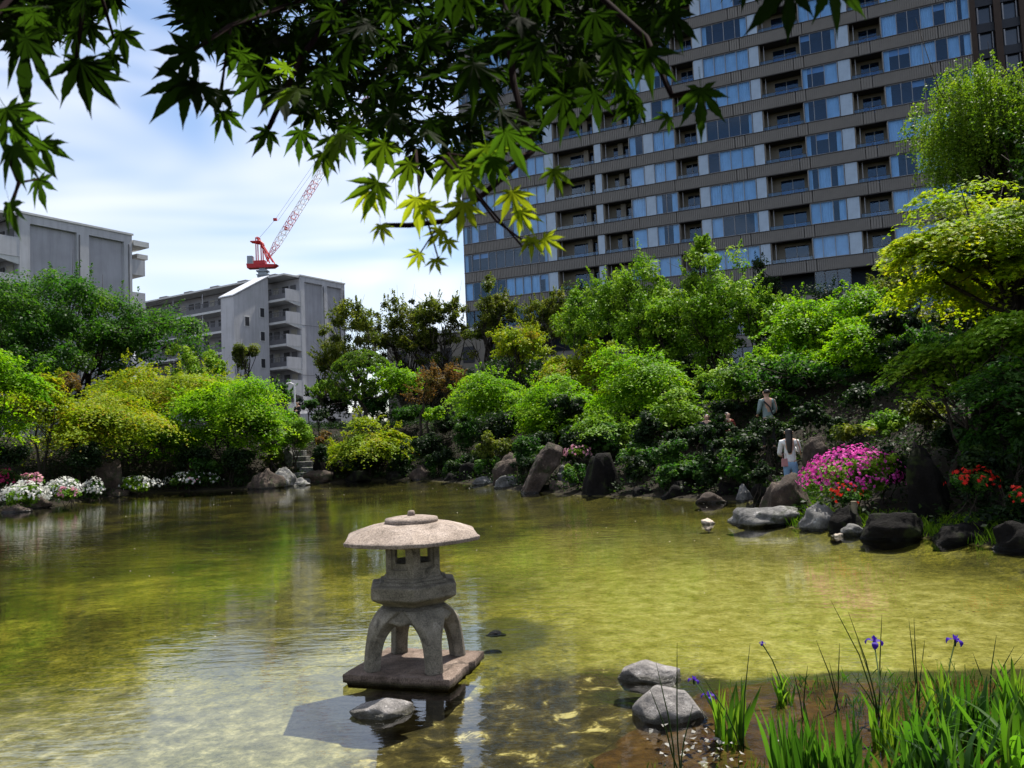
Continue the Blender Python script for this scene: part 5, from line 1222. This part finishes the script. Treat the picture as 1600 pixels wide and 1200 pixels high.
# ------------------------------------------------------------------ irises: strap leaves rising from the near bed
IR = leafmat('iris_leaf', [(0, (.018, .05, .008)), (.5, (.045, .10, .012)), (1, (.10, .17, .02))], [(0, (.08, .24, .01)), (.5, (.16, .38, .012)), (1, (.34, .52, .03))], .46, .35, .5)
IRD = leafmat('iris_leaf_dark', [(0, (.010, .03, .006)), (.5, (.02, .055, .010)), (1, (.04, .08, .014))], [(0, (.03, .11, .008)), (.5, (.08, .24, .010)), (1, (.16, .38, .02))], .42, .32, .6)
def blade_mesh(h, w, bend, seed, mat, side=0.):
    rng = random.Random(seed); n = 9; V = []; 
    for i in range(n + 1):
        f = i / n; ww = w * (1 if f < .55 else max(.02, 1 - ((f - .55) / .45) ** 1.6)) * (.75 + .25 * min(1, f * 4)) * .5
        y = bend * h * f ** 2.4; z = h * (f - .32 * abs(bend) * f ** 3.2); x = side * h * f * f
        V += [(x - ww, y, z), (x, y - w * .12, z), (x + ww, y, z)]
    F = []
    for i in range(n):
        a = i * 3; F += [(a, a + 1, a + 4, a + 3), (a + 1, a + 2, a + 5, a + 4)]
    return same_poly_mesh('leaf', np.array(V), F, mat, tone=[rng.uniform(.2, .9)] * len(F), smooth=True)
BL = {}
for k, mt_ in enumerate((IR, IRD)):
    BL[k] = [blade_mesh(1, [.06, .07, .055, .08][j % 4], [.05, .18, .35, .7, 1.05, .12, .02, .5][j], j + 10 * k, mt_, [.0, .05, -.06, .03][j % 4]) for j in range(8)]
STEM = leafmat('iris_stem', [(0, (.02, .05, .008)), (1, (.03, .07, .010))], [(0, (.02, .06, .01)), (1, (.04, .09, .01))], .2)
PUR = petalmat('iris_petal_violet', (.045, .012, .26), (.09, .03, .42))
YEL = plain('iris_petal_mark', (.5, .4, .25), .5)
def iris(label, x, y, n, h, mk, spread=.07, bends=(0, 1, 2, 5, 6), seed=0, lean=0., name='iris_plant'):
    rng = random.Random(seed + 77); z = tz(x, y) - .02; o = empty(name, (x, y, z), label=label, cat='iris', group='irises growing in the near bed')
    n = int(n * 1.4)
    for i in range(n):
        me = BL[mk][rng.choice(bends)]; b_ = link(bpy.data.objects.new('leaf', me), o)
        a = rng.uniform(0, 6.283); rr = spread * rng.random() ** .5
        hh2 = h * rng.uniform(.5, 1.0)
        b_.location = (rr * math.cos(a), rr * math.sin(a), 0)
        b_.rotation_euler = (rng.gauss(0, .10) , rng.gauss(lean, .15), a + rng.gauss(0, .9)); b_.scale = (rng.uniform(.42, .62) * min(1, h + .35), hh2, hh2)
    return o
def flower(parent, px, py, D, s=.055, seed=0, rz=0.):
    """iris flower: three drooping falls, three upright standards, on a stem back to the plant"""
    p = AT(px, py, D); b0 = Vector(parent.location); l = Vector(p) - b0
    st = MB(); st.tube([(0, 0, 0), (l.x * .15, l.y * .15, l.z * .4), (l.x * .55, l.y * .55, l.z * .75), tuple(l - Vector((0, 0, s * .3)))], [.006, .005, .0045, .0045], 6); st.v  # stem
    me = same_poly_mesh('flower_stem', np.array(st.v), [f for f in st.f if len(f) == 4], STEM, tone=[.5] * len([f for f in st.f if len(f) == 4])); so = link(bpy.data.objects.new('flower_stem', me), parent)
    bd = MB(); bd.tube([tuple(l - Vector((0, 0, s * .9))), tuple(l - Vector((0, 0, s * .45))), tuple(l)], [.005, .009, .006], 7); bd.build('bud_sheath', IRD, so)
    fo = bpy.data.objects.new('flower', None); fo.empty_display_size = .02; link(fo, parent); fo.location = l; fo.rotation_euler = (R(8), 0, rz)
    for k in range(3):
        for kind in (0, 1):
            V = []; F = []; n = 7
            for i in range(n + 1):
                f = i / n
                if kind == 0: x = s * (1.15 * math.sin(f * 1.9)); z = s * (.35 * math.sin(f * 2.2) - .95 * f ** 2.2); w_ = s * (.16 + .50 * math.sin(min(1, f * 1.02) * 3.0) ** 1.2 * f ** .5)
                else: x = s * .35 * f; z = s * (.75 * f); w_ = s * (.07 + .22 * math.sin(f * 2.8))
                if i == n: w_ *= .4
                V += [(x, -w_ * .8, z - .05 * s * math.sin(f * 9)), (x, 0, z + .06 * s), (x, w_ * .8, z + .05 * s * math.sin(f * 8))]
            for i in range(n): a = i * 3; F += [(a, a + 1, a + 4, a + 3), (a + 1, a + 2, a + 5, a + 4)]
            me = same_poly_mesh('petal', np.array(V), F, PUR, tone=[.2 + .5 * kind] * len(F), smooth=True)
            po = link(bpy.data.objects.new('petal', me), fo); po.rotation_euler = (0, 0, k * 2.0944 + kind * 1.0472)
    return fo
def gz(px, py): g_ = G(px, py, -.03); return g_[0], g_[1]
x, y = gz(1140, 1155)
i1 = iris('sunlit lime green iris clump just right of the front grey stone', x, y, 26, .46, 0, .09, (0, 1, 5, 6), 1)
flower(i1, 1108, 1088, 5.95, .05, 1, .4); flower(i1, 1084, 1062, 6.25, .038, 2, 1.2)
x, y = gz(1228, 1100); i2 = iris('small iris tuft with bleached leaf bases at the back of the bed', x, y, 12, .32, 0, .06, (1, 2, 5), 2, .15)
flower(i2, 1191, 1005, 6.3, .022, 3)
x, y = gz(1240, 1215); iris('dense dark green iris clump at the bottom edge, left of centre of the bed', x, y, 34, .50, 1, .13, (0, 5, 6), 3)
x, y = gz(1310, 1225); iris('dense dark green iris clump at the bottom edge, right neighbour of the first', x, y, 34, .52, 1, .13, (0, 1, 5, 6), 4)
x, y = gz(1385, 1165); i5 = iris('mid bed iris clump with upright yellow green leaves', x, y, 22, .44, 0, .08, (0, 1, 5), 5)
flower(i5, 1366, 1003, 5.9, .055, 4, .2)
x, y = gz(1478, 1112); i6 = iris('iris clump at the back right of the bed under the lone violet flower', x, y, 18, .46, 0, .08, (0, 1, 5, 6), 6)
flower(i6, 1492, 1000, 6.2, .052, 5, .9)
x, y = gz(1455, 1190); iris('iris clump of arching dark leaves in the middle of the dense stand', x, y, 34, .56, 1, .14, (0, 1, 2, 3, 5), 7)
x, y = gz(1530, 1165); iris('tall iris clump behind the arching pale leaves', x, y, 32, .58, 1, .14, (0, 1, 5, 6, 2), 8)
x, y = gz(1600, 1150); iris('iris clump at the right frame edge, highest against the water', x, y, 30, .60, 0, .12, (0, 1, 5, 6), 9)
x, y = gz(1510, 1250); iris('iris clump with broad bent leaves at the bottom right', x, y, 32, .56, 1, .14, (1, 2, 3, 4, 5), 10)
x, y = gz(1600, 1235); iris('iris clump with long arching sunlit leaves in the bottom right corner', x, y, 34, .66, 0, .15, (2, 3, 4, 1), 11)
x, y = gz(1420, 1240); iris('iris clump between the bottom edge clumps and the broad leaved one', x, y, 26, .46, 1, .12, (0, 1, 2, 5), 12)
x, y = gz(1020, 1290); iris('three lime green iris blades rising at the bottom edge left of the bed', x, y, 6, .36, 0, .05, (1, 5), 13, -.3)
# thin rushes
RUSH = leafmat('rush_stem', [(0, (.015, .035, .008)), (1, (.03, .06, .012))], [(0, (.02, .06, .01)), (1, (.06, .12, .01))], .25)
def rush(label, px, py, tops, seed, D=None):
    x, y = gz(px, py) if D is None else (AT(px, py, D)[0], D)
    o = empty('rush_plant', (x, y, tz(x, y) - .02), label=label, cat='rush', group='thin rushes rising from the near bed'); rng = random.Random(seed)
    for tx_, ty_ in tops:
        t_ = Vector(AT(tx_, ty_, y + rng.uniform(-.15, .15))) - Vector(o.location)
        m_ = Vector((t_.x * .4, t_.y * .4, t_.z * .55))
        st = MB(); st.tube([(rng.gauss(0, .015), rng.gauss(0, .015), 0), m_ * .5 + Vector((0, 0, .02)), m_, m_.lerp(t_, .55), t_], [.0055, .005, .0045, .0032, .001], 5)
        fq = [f for f in st.f if len(f) == 4]
        me = same_poly_mesh('stem', np.array(st.v), fq, RUSH, tone=[rng.random()] * len(fq), smooth=True); link(bpy.data.objects.new('stem', me), o)
    return o
rush('tall rushes standing in front of the pair of grey stones', 1060, 1215, [(1058, 1005), (1025, 1035), (1015, 1075), (1083, 1100)], 1)
rush('single straight rush right of the lime green iris', 1160, 1170, [(1172, 1005), (1100, 1060)], 2)
rush('fan of long rushes behind the mid bed iris', 1375, 1120, [(1298, 938), (1325, 955), (1378, 960), (1340, 1000), (1330, 1050), (1410, 1060)], 3)
rush('thin rushes leaning left over the back edge of the bed', 1310, 1105, [(1275, 1000), (1312, 1005), (1296, 1035)], 4)
rush('dark rushes in the dense stand, right of the fan', 1435, 1110, [(1420, 968), (1428, 965), (1445, 1000)], 5)
rush('thin rushes between the lone flower and the frame edge', 1545, 1100, [(1557, 992), (1520, 1020), (1585, 1010), (1600, 1020)], 6)
rush('wispy rushes left of the fan of rushes', 1255, 1120, [(1262, 1040), (1240, 1050)], 7)
# grass and weed at the water edge of the bed and on the right bank: uncountable
rng = np.random.default_rng(4)
def tufts(name, label, pts, h, mat, n_per, w=.006):
    V = []; tn = []
    for (x, y, z) in pts:
        for _ in range(n_per):
            a = rng.uniform(0, 6.28); hh2 = h * rng.uniform(.4, 1.1); l = rng.normal(0, .35, 2) * hh2
            b0 = np.array([x, y, z]) + [rng.normal(0, .04), rng.normal(0, .04), 0]; sd = np.array([math.cos(a), math.sin(a), 0]) * w
            V += [b0 - sd, b0 + sd, b0 + [l[0] * .5, l[1] * .5, hh2 * .65] + sd * .7, b0 + [l[0], l[1], hh2]]; tn.append(rng.random())
    me = same_poly_mesh(name, np.array(V), np.arange(len(V)).reshape(-1, 4), mat, tn); o = link(bpy.data.objects.new(name, me)); tag(o, label, name.replace('_', ' '), kind='stuff'); return o
pts = []
for _ in range(1100):
    x, y = rng.uniform(.4, 5.6), rng.uniform(3.6, 6.8)
    if sdist(np.array([[x, y]]), BED)[0] < -.05 and (x > 2.0 + (6.9 - y) * .3 or y < 5.2): pts.append((x, y, tz(x, y)))
tufts('short_grass', 'short fine grass between the irises in the near bed', pts, .11, IRD, 6, .003)
pts = []
for _ in range(2600):
    x, y = rng.uniform(5.2, 9), rng.uniform(11.5, 19)
    d = sdist(np.array([[x, y]]), POND)[0]
    if .0 < d < 1.0: pts.append((x, y, tz(x, y)))
tufts('bank_grass', 'tufts of grass along the right shore below the azaleas', pts, .22, LM['fresh'], 6, .008)
# low leafy ground cover on all banks
n = 330000; X = rng.uniform(-24, 17, n); Y = rng.uniform(12, 56, n); d = sdist(np.stack([X, Y], 1), POND)
k = (d > .15) & (d < 15) & (lumps(X, Y, 1.4) + rng.normal(0, .5, n) > -.15) & (abs(X) < Y * .75 + 1); X, Y, d = X[k], Y[k], d[k]
hz_ = rng.uniform(.02, .36, len(X)) * (1 + .5 * lumps(X, Y, 2.7)); Z = terrain(X, Y) + hz_
me = leaf_quads('ground_cover', np.stack([X, Y, Z], 1), norm(rng.normal(0, .5, (len(X), 3)) + [0, 0, 1]), rng.uniform(.06, .15, len(X)), LM['dark'], np.clip(rng.normal(.5, .3, len(X)), 0, 1), rng=rng)
tag(link(bpy.data.objects.new('ground_cover', me)), 'low leafy ground cover under the trees and along the banks', 'ground cover', kind='stuff')
# fallen petals and leaf litter floating on the pond, bleached litter on the mud
PET = plain('fallen_petal', (.6, .56, .48), .7)
X = rng.uniform(-15, 6, 110); Y = rng.uniform(8, 37, 110); k = sdist(np.stack([X, Y], 1), POND) < -.4; X, Y = X[k], Y[k]
me = leaf_quads('floating_petals', np.stack([X, Y, np.full(len(X), .006)], 1), np.tile([0, 0, 1.], (len(X), 1)), .015 + .0016 * Y * rng.uniform(.3, 1, len(X)), PET, rng.random(len(X)), rng=rng); tag(link(bpy.data.objects.new('floating_petals', me)), 'pale petals and bits floating on the water', 'petals', kind='stuff')
LIT = plain('bleached_leaf', (.20, .19, .17), .8, var=.4)
X = rng.normal(1.12, .18, 60); Y = rng.normal(5.45, .22, 60)
me = leaf_quads('leaf_litter', np.stack([X, Y, terrain(X, Y) + .055], 1), norm(rng.normal(0, .3, (60, 3)) + [0, 0, 1]), rng.uniform(.025, .065, 60), LIT, rng.random(60), rng=rng, aspect=.9); tag(link(bpy.data.objects.new('leaf_litter', me)), 'bleached leaves lying in the mud before the front grey stone', 'leaf litter', kind='stuff')

# ------------------------------------------------------------------ overhanging maple: real palmate leaves close to the eye
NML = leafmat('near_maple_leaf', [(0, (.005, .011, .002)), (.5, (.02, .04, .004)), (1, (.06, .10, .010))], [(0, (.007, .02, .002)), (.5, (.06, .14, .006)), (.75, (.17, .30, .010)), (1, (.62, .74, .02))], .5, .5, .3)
TWIG = plain('maple_twig', (.018, .009, .009), .95, .05)
def palm_leaf(seed, droop=.3, tonev=.5):
    rng = random.Random(seed); lob = [(-112, .34), (-70, .66), (-34, .90), (0, 1.0), (34, .88), (70, .64), (112, .32)]
    out = [(0.0, -.04)]
    for i, (a, l) in enumerate(lob):
        a = R(a + rng.uniform(-5, 5)); l *= rng.uniform(.92, 1.08); d = np.array([math.sin(a), math.cos(a)]); e = np.array([math.cos(a), -math.sin(a)])
        w = .118 * (l ** .6)
        L_ = []; 
        for f, ww in ((.36, .62), (.44, 1.0), (.50, .88), (.56, .92), (.62, .70), (.68, .66), (.75, .40), (.86, .17)):
            L_.append((f, ww * w * rng.uniform(.9, 1.1)))
        left = [d * l * f - e * ww for f, ww in L_]; right = [d * l * f + e * ww for f, ww in L_]
        if i == 0: out.append(tuple(d * l * .15 - e * .03))
        out += [tuple(q) for q in left] + [tuple(d * l)] + [tuple(q) for q in right[::-1]]
        if i < 6:
            a2 = R((lob[i][0] + lob[i + 1][0]) / 2); out.append((math.sin(a2) * .25, math.cos(a2) * .25))
    P = np.array(out); n = len(P)
    r2_ = (P ** 2).sum(1); z = -droop * r2_ * .5 + .03 * np.sin(P[:, 0] * 9)
    V = np.vstack([[0, .0, .0], np.column_stack([P[:, 0], P[:, 1], z])])
    T = [(0, i + 1, (i + 1) % n + 1) for i in range(n)]
    b0 = len(V)    # petiole
    V = np.vstack([V, [(-.008, 0, 0), (.008, 0, 0), (.006, -.45, .05), (-.006, -.45, .05)]])
    T += [(b0, b0 + 1, b0 + 2), (b0, b0 + 2, b0 + 3)]
    # y up is the lobe direction; flip triangles keep fan order
    return same_poly_mesh('leaf', V, T, NML, tone=[tonev] * len(T), smooth=False)
LEAFV = [palm_leaf(i, [.2, .5, .8, .35][i % 4], [.25, .5, .75, .95, .1][i % 5]) for i in range(20)]
mt = empty('maple_tree', (1.9, -1.6, .3), label='overhanging near maple branches with dark star shaped leaves across the top', cat='tree')
mo = Vector(mt.location)
cam_dir = -Vector(_f)
rl = random.Random(11)
def put_leaf(px, py, D, size_px, ang, tone=None, yaw=None, pitch_=None):
    size_px *= .8
    """leaf base at the pixel, lobe axis pointing `ang` degrees from straight down (positive right)"""
    p = Vector(AT(px, py, D)); s = size_px / FPX * D
    yv = (-Vector(CU) * math.cos(R(ang)) + Vector(CR) * math.sin(R(ang)))
    zv = -Vector(_f) ; xv = yv.cross(zv).normalized()
    M_ = Matrix((xv, yv, zv)).transposed()
    Rr = Matrix.Rotation(R(rl.gauss(0, 22) if yaw is None else yaw), 3, yv) @ Matrix.Rotation(R(rl.gauss(12, 20) if pitch_ is None else pitch_), 3, xv)
    M_ = Rr @ M_
    k = rl.choice([i for i in range(20) if i % 5 in (0, 1, 4)]) if tone is None else rl.choice([i for i in range(20) if i % 5 == tone])
    o = bpy.data.objects.new('leaf', LEAFV[k]); link(o, mt)
    o.matrix_world = Matrix.Translation(p - mo) @ (M_ * s).to_4x4()
    return p
# leaves one can pick out, read off the photograph
LV = [(40, 60, .8, 150, -12), (125, 95, .8, 120, 8), (125, 105, .82, 105, 45), (10, 170, .75, 110, 35), (22, 200, .75, 120, 28), (20, 230, .74, 95, 12), (190, 50, .95, 80, 15), (178, 85, .95, 60, -20), (65, 222, .8, 88, 22), (60, 280, .85, 72, 25), (15, 318, .75, 75, 15),
      (300, 80, .85, 115, -62), (290, 125, .85, 110, -40), (310, 130, .85, 95, -5), (345, 142, .95, 78, 5), (350, 175, .95, 70, 10), (405, 118, .9, 90, -25), (440, 140, .9, 110, 5), (420, 205, 1., 62, -30), (470, 205, 1., 70, -8), (515, 215, 1., 70, 25), (505, 240, 1., 60, 5), (545, 200, .95, 75, 10),
      (600, 225, .95, 80, -8), (590, 285, .9, 88, -25), (575, 300, .9, 60, -10), (595, 352, .9, 46, 12), (650, 310, .9, 78, 5), (665, 320, .9, 60, 28), (640, 255, .95, 70, -25), (705, 250, .95, 95, 0), (725, 268, .9, 85, 20), (725, 318, .9, 80, -10), (760, 230, .9, 100, 12), (790, 205, .85, 110, 20), (800, 300, .9, 78, 18), (812, 330, .9, 60, 35), (830, 372, .9, 48, 0), (850, 372, .9, 50, 60), (690, 360, .95, 48, -35), (680, 405, .95, 42, 18), (655, 395, .95, 42, -40), (700, 375, .95, 38, 10), (865, 265, .85, 66, 18), (740, 100, .8, 120, 0), (880, 150, .85, 105, 5), (930, 145, .85, 90, -25), (985, 140, .85, 78, -22), (1000, 165, .85, 60, -55), (1095, 140, .8, 98, 4), (1045, 182, .85, 45, -40), (1235, -25, .75, 135, -38), (1300, -40, .75, 125, 8), (1010, 80, .8, 100, 12), (1165, -30, .8, 60, 0), (960, 60, .8, 100, 5), (1050, 20, .8, 90, 20), (1385, -30, .8, 50, 0)]
for x, y, D, s_, a in LV:
    t_ = 3 if y > 285 and x > 500 else (2 if y > 215 and x > 400 else (rl.choice([0, 1, 1]) if y > 150 else rl.choice([0, 4])))  # tone brighter low down, darker on top: light painted into the leaf colour
    put_leaf(x, y, D, s_, a, t_, rl.gauss(0, 14), rl.gauss(8, 12))
def low(x):   # lower outline of the leaf mass
    return float(np.interp(x, [-40, 60, 130, 190, 225, 262, 300, 400, 470, 560, 620, 700, 760, 850, 900, 960, 1020, 1050, 1080, 1340, 1360], [80, 105, 80, 25, -30, 0, 90, 155, 210, 260, 285, 300, 280, 235, 190, 150, 110, 40, -25, -25, -60]))
cnt = 0
while cnt < 235:
    x = rl.uniform(-40, 1060); l = low(x)
    if l < 5: continue
    y = rl.uniform(-70, l - 30); D = rl.uniform(.75, 1.5)
    put_leaf(x, y, D, rl.uniform(58, 84) / D * .95, rl.gauss((x - 600) * .03, 28), rl.choice([1, 2, 1, 0]) if y > l - 90 and y > 60 else rl.choice([0, 4, 4]), rl.gauss(0, 28), rl.gauss(20, 24)); cnt += 1  # brighter tones along the lower outline stand in for light shining through
# the mass of leaves behind and above: too many to count
Vs, Ts, Tn = [], [], []; nb = 0
base_me = []
for m_ in LEAFV[:6]:
    v = np.zeros(len(m_.vertices) * 3); m_.vertices.foreach_get('co', v); tri = np.array([list(p_.vertices) for p_ in m_.polygons]); base_me.append((v.reshape(-1, 3), tri))
rr_ = np.random.default_rng(9)
def add_mass(p, s):
    global nb
    v, tri = base_me[rr_.integers(0, 6)]
    z = norm(rr_.normal(0, .45, 3) + [0, -.35, .85]); y = np.cross(z, norm(rr_.normal(size=3))); y = norm(y + [0, -.2, -.5]); x = norm(np.cross(y, z)); y = np.cross(z, x)
    Vs.append((v * s) @ np.array([x, y, z]) + p); Ts.append(tri + nb); Tn.extend([rr_.choice([.0, .08, .2])] * len(tri)); nb += len(v)  # only dark leaf tones, standing in for shade inside the mass
k = 0
while k < 3000:      # in view, farther back in the spray
    x = rr_.uniform(-60, 1080); l = low(x) - 35
    if l < -10: continue
    y = -60 + (l + 60) * rr_.uniform(0, 1) ** 1.5; D = rr_.uniform(1.1, 2.7); add_mass(AT(x, y, D), rr_.uniform(.04, .062)); k += 1
SV = np.array(sv); gaps = np.array([AT(x, y, D) for x, y, D, s_, a in LV if (y > 235)])
k = 0
while k < 4600:   # unseen leaves added above to shade the spray, gaps shaped for sun flecks
    D = rr_.uniform(.55, 3.0); p = AT(rr_.uniform(-700, 1350), 0, D); p[2] += rr_.uniform(.07, .25 + .35 * D)
    w = p - gaps; q = np.linalg.norm(w - (w @ SV)[:, None] * SV, axis=1)
    k += 1
    if q.min() < .14: continue
    add_mass(p, rr_.uniform(.06, .09))
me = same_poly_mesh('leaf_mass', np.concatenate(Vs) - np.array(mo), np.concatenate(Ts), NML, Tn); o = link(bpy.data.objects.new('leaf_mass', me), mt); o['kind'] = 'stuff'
# branches and twigs
tw_ = MB(); A3 = lambda x, y, D: Vector(AT(x, y, D)) - mo
for pts_, r_ in [([(700, -700, 2.2), (740, -200, 1.6), (790, 0, 1.15), (802, 130, 1.05), (832, 235, 1.0), (760, 300, .97), (700, 345, .95), (640, 352, .93), (600, 352, .92)], .006),
                 ([(832, 235, 1.0), (790, 255, .95), (700, 240, .92), (760, 320, .91), (816, 385, .9), (835, 380, .9)], .0022), ([(690, 245, .93), (740, 300, .92), (775, 345, .91), (830, 385, .9)], .0022),
                 ([(740, -200, 1.6), (560, -30, 1.3), (470, 90, 1.1), (420, 200, 1.0)], .006), ([(560, -30, 1.3), (360, 40, 1.0), (345, 145, .96)], .004), ([(360, 40, 1.), (300, 80, .88)], .003),
                 ([(740, -200, 1.6), (900, -40, 1.1), (1010, 60, .9), (1050, 150, .86), (1095, 140, .82)], .005), ([(900, -40, 1.1), (1160, -120, .9), (1290, -60, .76)], .004),
                 ([(560, -30, 1.3), (150, -150, 1.0), (-40, 60, .8), (-5, 200, .76), (30, 285, .8), (18, 318, .76)], .004), ([(-20, 195, .77), (60, 222, .8)], .0016), ([(150, -150, 1.), (160, 0, .93), (178, 60, .95)], .003), ([(30, 285, .8), (60, 280, .85)], .0015), ([(150, -150, 1.), (120, 90, .8)], .003),
                 ([(650, 235, 1.), (655, 300, .95), (685, 405, .95)], .0018), ([(680, 360, .95), (657, 395, .95)], .0012)]:
    tw_.tube([A3(*q) for q in pts_], [r_ * (1 - .6 * i / len(pts_)) for i in range(len(pts_))], 6)
tw_.build('twigs', TWIG, mt, smooth=True)
tk = MB(); a = A3(740, -200, 1.6); b_ = A3(700, -700, 2.2)
tk.tube([tuple(Vector(q) - mo) for q in ((1.9, -1.6, .2), (1.85, -1.5, 1.4), (1.6, -1.1, 2.6), (1.0, -.2, 3.7))] + [tuple(Vector(b_)), tuple(a)], [.16, .13, .10, .07, .03, .012], 9)
tk.v = [(x + 0, y, z) for x, y, z in tk.v]
tk.build('trunk', BARK, mt, smooth=True)
print('TRIS', sum(sum(len(p.vertices) - 2 for p in m.polygons) * m.users for m in bpy.data.meshes if m.users and len(m.polygons) < 2000) + sum(len(m.polygons) * 2 for m in bpy.data.meshes if len(m.polygons) >= 2000), 'OBJ', len(bpy.data.objects))
